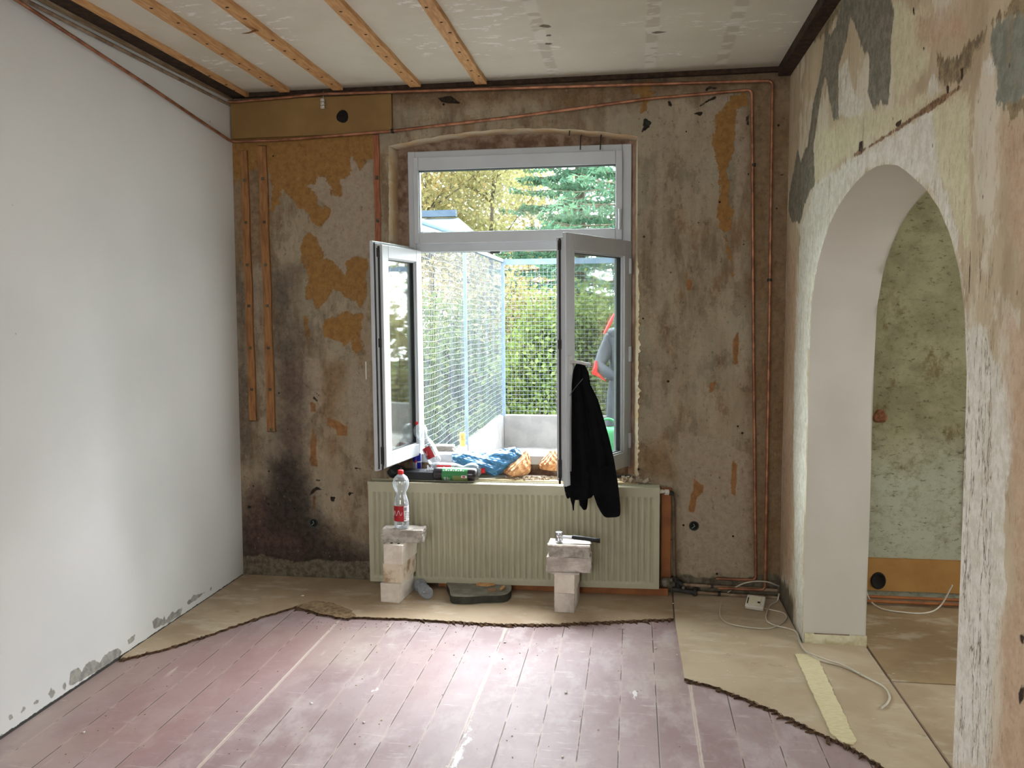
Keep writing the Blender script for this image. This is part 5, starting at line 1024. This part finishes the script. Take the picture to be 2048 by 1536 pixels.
tag(mb.build('plaster_grit', rubble), 'fine grit scattered over the mauve floorboards and along the broken sheet edge', 'grit', None, 'stuff')

# ================================================================== OUTSIDE
FX, FY = .867, 5.226
terr = MB(); terr.box((.80, .46, -.12), (9.4, 5.32, -.002)); struct(terr.build('floor_terrace', terr_mat))
for nm, lo, hi in (('wall_terrace_left', (.79, .46, -.12), (FX, 5.32, .388)), ('wall_terrace_far', (FX, FY, -.12), (9.4, 5.32, .398))):
    mb = MB(); mb.box(lo, hi); struct(mb.build(nm, plain('pale_parapet', srgb(128, 125, 122), srgb(112, 110, 108), 4, .9), bevel=.01))
fn_ = empty('wire_fence', (FX-.03, FY, .39), 'tall pale wire mesh fence on posts round the terrace outside the window', 'fence')
for (x, y) in ((FX, FY+.02), (FX-.01, 2.98), (FX-.01, .75), (3.0, FY+.03), (5.2, FY+.03), (7.3, FY+.03)):
    mb = MB(); w = .019 if y > 5 else .014; mb.box((x-w, y-w, .25), (x+w, y+w, 2.32)); mb.build('post', fence_mat, fn_)
mb = MB(); mb.box((FX-.025, .5, 2.29), (FX+.015, FY+.04, 2.33)); mb.box((FX, FY+.005, 2.26), (9.4, FY+.045, 2.33)); mb.build('top_rail', fence_mat, fn_)
wire = plain('pale_wire', srgb(112, 122, 132), rough=.5); 
def wires(name, y_or_x, a0, a1, z0_, z1_, side, pitch=.0505, r=.0017, sag=0.):
    mb = MB(); n = int((a1-a0)/pitch)
    def P(a, z, d=0): return (FX-.012+d, a, z) if side == 'L' else (a, FY+.018+d, z)
    m = int((z1_-z0_)/pitch)
    for i in range(n+1):
        a = a0+i*pitch; mb.tube([P(a, z0_), P(a, (z0_+z1_)/2, .004*math.sin(i*.7)), P(a, z1_)], r, 4, cap=False)
    for j in range(m+1):
        z = z0_+j*pitch; K = 14; mb.tube([P(a0+(a1-a0)*k/K, z+sag*math.sin(j*.9+k*1.7)*.5+sag*math.sin(k*.8), .0035) for k in range(K+1)], r, 4, cap=False)
    mb.build(name, wire, fn_, fix=False)
wires('wire_mesh', 0, .78, 2.95, .34, 2.30, 'L', sag=.006); wires('wire_mesh', 0, 3.0, FY, .34, 2.30, 'L', sag=.006)
wires('wire_mesh', 0, FX, 3.0, .40, 2.27, 'F'); wires('wire_mesh', 0, 3.02, 5.2, .40, 2.27, 'F'); wires('wire_mesh', 0, 5.22, 7.3, .40, 2.27, 'F', .07)
# fitting, bucket and stone on the terrace
q = at(930, 886, x=FX+.02); mb = MB(); mb.box((FX-.03, q[1]-.02, q[2]-.03), (FX+.02, q[1]+.02, q[2]+.10)); tag(mb.build('post_bracket', plain('rusty_yellow_bracket', srgb(190, 150, 80), srgb(160, 110, 60), 30, .8)), 'small rusty yellow bracket at the foot of the middle fence post', 'bracket')
q = at(889, 897, y=.42); mb = MB(); brick(mb, (.13, .08, .055), T((q[0], .42, .746)), seed=44, rough=.003); tag(mb.build('stone_block', concrete, bevel=.006), 'pale rounded stone block on the outer sill behind the leaning bottle', 'stone')
# ---- neighbour's shed beyond the fence on the left
sh_ = empty('garden_shed', (-1.5, 9.0, -.8), 'shed with grey sloping roof and dark blue board, seen in the top pane at left', 'shed')
A = at(845, 421, y=9.0); B = at(911, 419, y=9.0); C2 = at(845, 434, y=9.0)
mb = MB(); mb.box((A[0]-3, 9.0, C2[2]), (B[0], 9.12, A[2])); mb.build('fascia_board', plain('slate_blue_board', srgb(70, 84, 104), rough=.6), sh_)
R0 = at(911, 436, y=9.05); R1 = at(945, 462, y=7.2); R2 = at(845, 500, y=7.2)
mb = MB(); mb.add([(A[0]-3, 9.12, A[2]-.12), (B[0]+.02, 9.12, A[2]-.12), (R1[0]+.15, 7.0, R1[2]-.1), (A[0]-3, 7.0, R1[2]-.1), (A[0]-3, 9.12, A[2]-.18), (B[0]+.02, 9.12, A[2]-.18), (R1[0]+.15, 7.0, R1[2]-.16), (A[0]-3, 7.0, R1[2]-.16)], [(0, 1, 2, 3), (4, 7, 6, 5), (0, 4, 5, 1), (1, 5, 6, 2), (2, 6, 7, 3), (3, 7, 4, 0)]); mb.build('roof', plain('grey_felt_roof', srgb(84, 88, 92), srgb(70, 74, 76), 6, .9), sh_)
mb = MB(); mb.box((A[0]-3, 7.3, -.8), (A[0]-.6, 8.9, R1[2]-.1)); mb.build('wall', plain('shed_wall', srgb(104, 100, 90), rough=.9), sh_)
mb = MB(); a = at(843, 443, y=6.9); b_ = at(900, 462, y=6.9); mb.tube([(a[0]-1, 6.9, a[2]+.25), a, b_, (b_[0]+.6, 6.9, b_[2]-.2)], .045, 8); mb.build('gutter', plain('pale_blue_gutter', srgb(110, 130, 152), rough=.5), sh_)
# ---- ground
grass_t = NT('lawn'); gc = grass_t.mix(grass_t.step(grass_t.noise(1.5, 6, .6), .4, .6), srgb(36, 64, 24), srgb(48, 72, 30)); grass_m = grass_t.bsdf(gc, .95, 0, grass_t.noise(20, 4, .7), .5, .03, .1)
mb = MB(); mb.grid(lambda u, v: (-22+44*u, 5.4+34*v if u > .5 else .5+39*v, -.8+1.0*max(0, v-.35)+.05*math.sin(u*40)), 40, 30, 0, True); struct(mb.build('ground', grass_m))
# ---- trees
def leafmat(n, a, b, c): 
    t = NT(n); g = t.n('ObjectInfo'); x = t.mix(t.step(t.noise(3.2, 5, .7), .42, .58), a, b); x = t.mix(t.math('MULTIPLY', t.step(t.noise(9, 4, .7, off=3.), .55, .65), .7), x, c)
    bs = t.n('BsdfDiffuse'); t.L(x, bs.inputs[0]); tr = t.n('BsdfTranslucent'); t.L(x, tr.inputs[0]); m = t.n('MixShader'); m.inputs[0].default_value = .35; t.L(bs.outputs[0], m.inputs[1]); t.L(tr.outputs[0], m.inputs[2]); t.L(m.outputs[0], t.out.inputs[0]); return t.m
birch_l = leafmat('yellow_birch_leaves', srgb(138, 130, 86), srgb(154, 146, 104), srgb(108, 112, 74)); gold_l = leafmat('golden_leaves', srgb(150, 126, 84), srgb(140, 132, 90), srgb(120, 108, 74))
green_l = leafmat('green_leaves', srgb(98, 116, 62), srgb(120, 128, 76), srgb(70, 86, 52)); spruce_l = leafmat('blue_green_needles', srgb(84, 120, 98), srgb(102, 134, 106), srgb(62, 96, 86))
bark = plain('grey_bark', srgb(112, 100, 84), srgb(72, 64, 54), 8, .9); bark_w = plain('pale_birch_bark', srgb(176, 168, 152), srgb(90, 80, 70), 6, .9, stretch=(1, 1, 3))
def leaves(mb, P, s, r, flat=.6):
    n = len(P); a = r.normal(size=(n, 3)); a /= np.linalg.norm(a, axis=1)[:, None]; b = r.normal(size=(n, 3)); b -= a*(a*b).sum(1)[:, None]; b /= np.linalg.norm(b, axis=1)[:, None]; ss = (s*(.6+.8*r.random(n)))[:, None]
    a *= ss; b *= ss*flat; V = np.stack([P-a, P-b, P+a, P+b], 1).reshape(-1, 3); base = len(mb.v); mb.v += [tuple(x) for x in V.tolist()]; mb.f += [(base+4*i, base+4*i+1, base+4*i+2, base+4*i+3) for i in range(n)]; mb.mi += [0]*n; mb.sm += [False]*n
def broadleaf(name, x, y, h, rad, n, s, lm, bm, label, group, seed, z0_=-.8, low=.25, trunk=.09, dens=1.):
    r = np.random.default_rng(seed); t_ = empty(name, (x, y, z0_), label, 'tree', group)
    mb = MB(); tips = []
    P = [(x+.12*math.sin(k*1.3+seed)*k/6, y+.1*math.cos(k*1.7)*k/6, z0_+h*k/7) for k in range(8)]; mb.tube(P, [trunk*(1-.12*k) for k in range(8)], 7)
    for b in range(26):
        k = low+.72*r.random(); a = r.random()*6.28; p0 = np.array(P[min(7, int(k*7))]); L = rad*(.55+.6*r.random())*(1.1-.55*k); p1 = p0+np.array([math.cos(a)*L*.5, math.sin(a)*L*.5, L*.35]); p2 = p0+np.array([math.cos(a)*L, math.sin(a)*L, L*(.75*r.random()+.2)]); mb.tube([tuple(p0), tuple(p1), tuple(p2)], [trunk*.35, trunk*.2, .008], 4, cap=False)
        for t2 in np.linspace(.35, 1, 5): tips.append(p0*(1-t2)+p2*t2)
        for q in range(3):
            d = r.normal(size=3)*.5; d[2] = abs(d[2])*.8+.15; p3 = p1+(p2-p1)*r.random(); p4 = p3+d*rad*.35; mb.tube([tuple(p3), tuple(p4)], [.012, .004], 3, cap=False); tips += [p4, (p3+p4)/2]
    mb.build('trunk', bm, t_, fix=False)
    tips = np.array(tips); c = tips[r.integers(0, len(tips), n)]+r.normal(size=(n, 3))*rad*.17*np.array([1, 1, .9]); m2 = MB(); leaves(m2, c, s, r); m2.build('foliage', lm, t_, fix=False)
def spruce(x, y, h, rad, label, seed, z0_=-.8, n=42000):
    r = np.random.default_rng(seed); t_ = empty('spruce_tree', (x, y, z0_), label, 'tree', 'spruces behind the garden'); mb = MB(); mb.tube([(x, y, z0_), (x, y, z0_+h*.95)], [.2, .03], 8); P = []; 
    for w in range(30):
        k = w/30; zz = z0_+h*(.06+.9*k); R_ = rad*(1-k)**.8+.1
        for b in range(11):
            a = r.random()*6.28; L = R_*(.75+.4*r.random()); p = [(x+math.cos(a)*L*q, y+math.sin(a)*L*q, zz-.35*L*q+.28*L*q*q+.0) for q in (0, .35, .7, 1)]; mb.tube(p, [.03, .02, .012, .004], 3, cap=False)
            m = max(4, int(n/330)); q = r.random(m)**.7; side = (r.random(m)-.5)*.42*L*(1.15-q); P.append(np.stack([x+math.cos(a)*L*q-math.sin(a)*side, y+math.sin(a)*L*q+math.cos(a)*side, zz-.35*L*q+.28*L*q*q-.10*r.random(m)*L*.5], 1))
    mb.build('trunk', bark, t_, fix=False); m2 = MB(); leaves(m2, np.concatenate(P), .075, r, .28); m2.build('foliage', spruce_l, t_, fix=False)
G1 = 'spring birches beyond the fence'
def X_(px, y): return at(px, 400, y=y)[0]
for i, (px, y, h, rad, n, s, lm, lab) in enumerate(((860, 14, 8.5, 2.0, 11000, .05, gold_l, 'golden leafed birch at the far left of the window view'), (925, 17, 10, 2.3, 11000, .055, birch_l, 'yellow green birch behind the shed roof in the top pane'), (985, 15, 9, 2.0, 10000, .05, birch_l, 'yellow birch left of the spruce in the top pane'), (1060, 19, 9, 2.2, 9000, .06, gold_l, 'golden birch partly behind the spruce'), (780, 15, 8, 2.2, 9000, .055, birch_l, 'yellow birch beyond the left sash'), (1950, 14, 9, 2.8, 8000, .07, birch_l, 'yellow birch far right of the terrace, nearest of those mirrored in the left sash'), (2200, 14, 9, 2.8, 8000, .07, gold_l, 'golden birch far right of the terrace'), (2500, 14, 9, 2.8, 8000, .07, birch_l, 'yellow birch furthest right of the terrace'))):
    broadleaf('birch_tree', X_(px, y), y, h, rad, n, s, lm, bark_w if i % 2 else bark, lab, G1, 200+i)
spruce(X_(1160, 13.5), 13.5, 11, 2.6, 'large blue green spruce filling the right of the top pane', 301)
spruce(X_(1290, 11.5), 11.5, 12, 2.8, 'blue green spruce further right behind the right sash glass', 302, n=18000)
for i, (px, y, h, rad, n, s, lm, lab) in enumerate(((890, 10.5, 2.9, 1.1, 7000, .045, green_l, 'leafy green shrub behind the left run of fence'), (960, 12, 3.2, 1.2, 7000, .05, birch_l, 'yellow green shrub behind the middle fence post'), (1040, 9.0, 2.6, 1.0, 9000, .042, green_l, 'bright green shrub right behind the far parapet, by the corner post'), (1075, 10.5, 3.4, 1.1, 8000, .045, birch_l, 'tall yellowish shrub behind the far fence'), (1130, 8.8, 2.7, 1.1, 9000, .042, green_l, 'green shrub behind the fence beside the hanging jacket'), (1200, 9.2, 3.3, 1.2, 9000, .045, green_l, 'dense green shrub seen through the right sash glass'), (1290, 9.5, 3.2, 1.2, 5000, .05, green_l, 'green shrub hidden mostly behind the right window frame'), (815, 12, 3.0, 1.2, 5000, .05, green_l, 'green shrub at the far left beyond the fence'), (1750, 8.6, 3.0, 1.3, 5000, .055, green_l, 'green shrub behind the fence, mirrored in the left sash glass, nearer one'), (2050, 8.8, 3.2, 1.3, 5000, .055, birch_l, 'yellowish shrub behind the fence, mirrored in the left sash glass'), (2350, 9.4, 3.2, 1.3, 5000, .055, green_l, 'green shrub furthest right behind the fence, out of direct view'))):
    broadleaf('garden_shrub', X_(px, y), y, h, rad, n, s, lm, bark, lab, 'shrubs behind the terrace', 400+i, low=.06, trunk=.04)

# ================================================================== PERSON ON THE TERRACE
PY = 3.4
def pz(py): return at(1225, py, y=PY)[2]
def px_(x, py=700): return at(x, py, y=PY)[0]
person = empty('person', (px_(1250), PY, 0), 'person in grey rain suit with red trim standing outside, seen through the right sash', 'person')
def skin(name, verts, edges, radii, mat_, parent, sub=2, root=0):
    me = bpy.data.meshes.new(name); me.from_pydata([tuple(v) for v in verts], edges, []); me.materials.append(mat_); o = bpy.data.objects.new(name, me); COL.objects.link(o)
    if parent is not None: o.parent = parent; o.matrix_parent_inverse = parent_inv(parent)
    m = o.modifiers.new('skin', 'SKIN'); m.use_smooth_shade = True; sv = me.skin_vertices[0].data
    for i, rr in enumerate(radii): sv[i].radius = rr if isinstance(rr, tuple) else (rr, rr); sv[i].use_root = (i == root)
    s = o.modifiers.new('sub', 'SUBSURF'); s.levels = sub; s.render_levels = sub; return o
cx = px_(1252); suit = plain('grey_rain_suit', srgb(72, 76, 88), srgb(60, 64, 76), 6, .7); red = plain('red_trim', srgb(226, 44, 48), rough=.5); skinm = plain('skin', srgb(206, 158, 130), rough=.6, spec=.3); hairm = plain('brown_hair', srgb(72, 52, 38), rough=.7)
V = [(cx, PY, .92), (cx-.005, PY-.01, 1.10), (cx-.015, PY-.01, 1.30), (cx+.0, PY, 1.42), (cx+.03, PY, 1.50),            # pelvis..neck 0-4
     (cx-.155, PY-.02, 1.40), (cx-.235, PY-.04, 1.20), (px_(1197, 715), PY-.10, 1.14), (cx-.10, PY-.20, 1.02),                  # left (seen) arm 5-8
     (cx+.15, PY+.0, 1.40), (cx+.22, PY-.02, 1.14), (cx+.16, PY-.16, 1.00),                                      # other arm 9-11
     (cx-.095, PY, .86), (cx-.115, PY-.03, .48), (cx-.12, PY+.01, .09), (cx-.125, PY-.13, .045), (cx+.095, PY+.02, .86), (cx+.11, PY, .48), (cx+.12, PY+.04, .09), (cx+.125, PY-.10, .045)]
E_ = [(0, 1), (1, 2), (2, 3), (3, 4), (3, 5), (5, 6), (6, 7), (7, 8), (3, 9), (9, 10), (10, 11), (0, 12), (12, 13), (13, 14), (14, 15), (0, 16), (16, 17), (17, 18), (18, 19)]
Rr = [(.17, .13), (.165, .12), (.18, .12), (.13, .09), (.06, .06), .085, .072, .062, .05, .085, .07, .05, (.115, .115), .082, .06, .045, (.115, .115), .082, .06, .045]
body = skin('body', V, E_, Rr, suit, person)
def hand(parent, c, d, up):
    c = Vector(c); d = Vector(d).normalized(); up = Vector(up).normalized(); s = d.cross(up).normalized()
    V = [c, c+d*.035, c+d*.07]; E2 = [(0, 1), (1, 2)]; R2 = [(.026, .02), (.038, .018), (.036, .015)]
    for k, L in enumerate((.07, .08, .075, .06)):
        o_ = (k-1.5)*.020; b0 = len(V); V += [c+d*.085+s*o_, c+d*(.085+L*.45)+s*o_*1.05-up*.008, c+d*(.085+L*.9)+s*o_*1.05-up*.028]; E2 += [(2, b0), (b0, b0+1), (b0+1, b0+2)]; R2 += [.0105, .0095, .008]
    b0 = len(V); V += [c+d*.03-s*.038-up*.004, c+d*.06-s*.055-up*.014, c+d*.085-s*.058-up*.022]; E2 += [(1, b0), (b0, b0+1), (b0+1, b0+2)]; R2 += [.013, .011, .009]
    return skin('hand', V, E2, R2, skinm, parent, 1)
hand(person, V[8], (.4, -.7, -.2), (0, .2, 1)); hand(person, V[11], (-.5, -.7, -.2), (0, .2, 1))
# head with hood, face turned left
hc = Vector((cx+.045, PY+.01, 1.62)); mb = MB()
def headfn(u, v):
    a = 2*math.pi*u; b = math.pi*(v-.5); x, y, z = math.cos(a)*math.cos(b), math.sin(a)*math.cos(b), math.sin(b)
    rx, ry, rz = .096, .076, .118; k = 1-.16*max(0, -z)**1.5; px = x*rx*k; pz2 = z*rz
    if x < -.3: px -= .022*math.exp(-((z+.12)/.16)**2-(y/.16)**2); px -= .010*math.exp(-((z+.52)/.10)**2-(y/.3)**2); px += .010*math.exp(-((z-.06)/.12)**2-((abs(y)-.38)/.14)**2); px -= .012*math.exp(-((z+.82)/.16)**2-(y/.3)**2)
    return (hc.x+px, hc.y+y*ry*k, hc.z+pz2)
mb.grid(headfn, 48, 32, 0, True); hd = mb.build('head', skinm, person, fix=False)
for s in (-1, 1):
    mb = MB(); blob(mb, (hc.x-.078, hc.y+s*.030, hc.z+.006), (.010, .013, .009), 8, 0); mb.build('eye', whitelab, hd)
    mb = MB(); blob(mb, (hc.x+.005, hc.y+s*.078, hc.z-.01), (.018, .010, .030), 8, .1); mb.build('ear', skinm, hd)
mb = MB(); blob(mb, (hc.x-.098, hc.y, hc.z-.062), (.008, .024, .006), 8, 0); mb.build('mouth', redlab, hd)
def hairfn(u, v):
    p = Vector(headfn(u, .42+.58*v)); d = (p-hc); k = 1.07 if (d.x > -.05 or d.z > .05) else .97; return tuple(hc+d*k)
mb = MB(); mb.grid(hairfn, 40, 20, 0, True); mb.build('hair', hairm, person, fix=False)
# hood and red trim
mb = MB(); mb.tube(smooth_path([(cx+.06, PY-.09, 1.50), (cx-.05, PY-.115, 1.46), (cx-.13, PY-.06, 1.47), (cx-.13, PY+.05, 1.47), (cx-.03, PY+.10, 1.49), (cx+.07, PY+.07, 1.52)], 6), .045, 12); mb.build('hood', suit, person)
mb = MB()
mb.tube(smooth_path([at(1226, 624, y=PY-.10), at(1221, 640, y=PY-.11), at(1214, 650, y=PY-.12), at(1206, 668, y=PY-.12)], 5), [.02]*16, 10, flat=.5) if False else mb.tube([at(1228, 628, y=PY-.1), at(1220, 646, y=PY-.12), at(1208, 668, y=PY-.12)], [.014, .03, .014], 10, flat=.5)
tag(mb.build('collar_trim', red, person), 'red collar lining')
mb = MB(); mb.tube([at(1192, 722, y=PY-.13), at(1192, 735, y=PY-.14), at(1189, 745, y=PY-.14), at(1200, 752, y=PY-.14), at(1212, 762, y=PY-.13)], [.02, .045, .058, .03, .012], 12, flat=.5); tag(mb.build('jacket_lining', red, person), 'red lining flapping at the cuff')
for k in (15, 19):
    v_ = V[k]; mb = MB(); mb.lathe([(0, 0), (.05, 0), (.052, .02), (.045, .06), (.03, .075), (0, .08)], 16, T((v_[0], v_[1]+.03, 0), 0, 0, 0) @ Matrix.Diagonal((1, 2.3, 1, 1))); mb.build('boot', gasket, person)
# green watering can beside the person
gq = at(1216, 868, y=2.6); gcn = empty('watering_can', (gq[0]+.02, 2.6, 0), 'mint green watering can on a low crate outside, behind the jacket', 'watering can'); gm = plain('mint_green_plastic', srgb(60, 140, 92), rough=.4)
mb = MB(); mb.lathe([(0, .0), (.10, .0), (.11, .02), (.105, .22), (.08, .26), (.03, .27)], 26, T((gq[0]+.01, 2.6, gq[2]-.20))); mb.build('body', gm, gcn)
mb = MB(); mb.tube(smooth_path([(gq[0]-.06, 2.6, gq[2]+.05), (gq[0]-.03, 2.6, gq[2]+.13), (gq[0]+.05, 2.6, gq[2]+.12), (gq[0]+.10, 2.6, gq[2]-.0)], 6), .012, 10); mb.build('handle', gm, gcn)
mb = MB(); mb.tube([(gq[0]+.09, 2.6, gq[2]-.14), (gq[0]+.26, 2.6, gq[2]+.06)], [.025, .015], 10); mb.build('spout', gm, gcn)
mb = MB(); z1_ = gq[2]-.205
mb.box((gq[0]-.16, 2.45, 0), (gq[0]+.2, 2.75, z1_)); tag(mb.build('crate', concrete, bevel=.01), 'low grey block outside carrying the watering can', 'block')
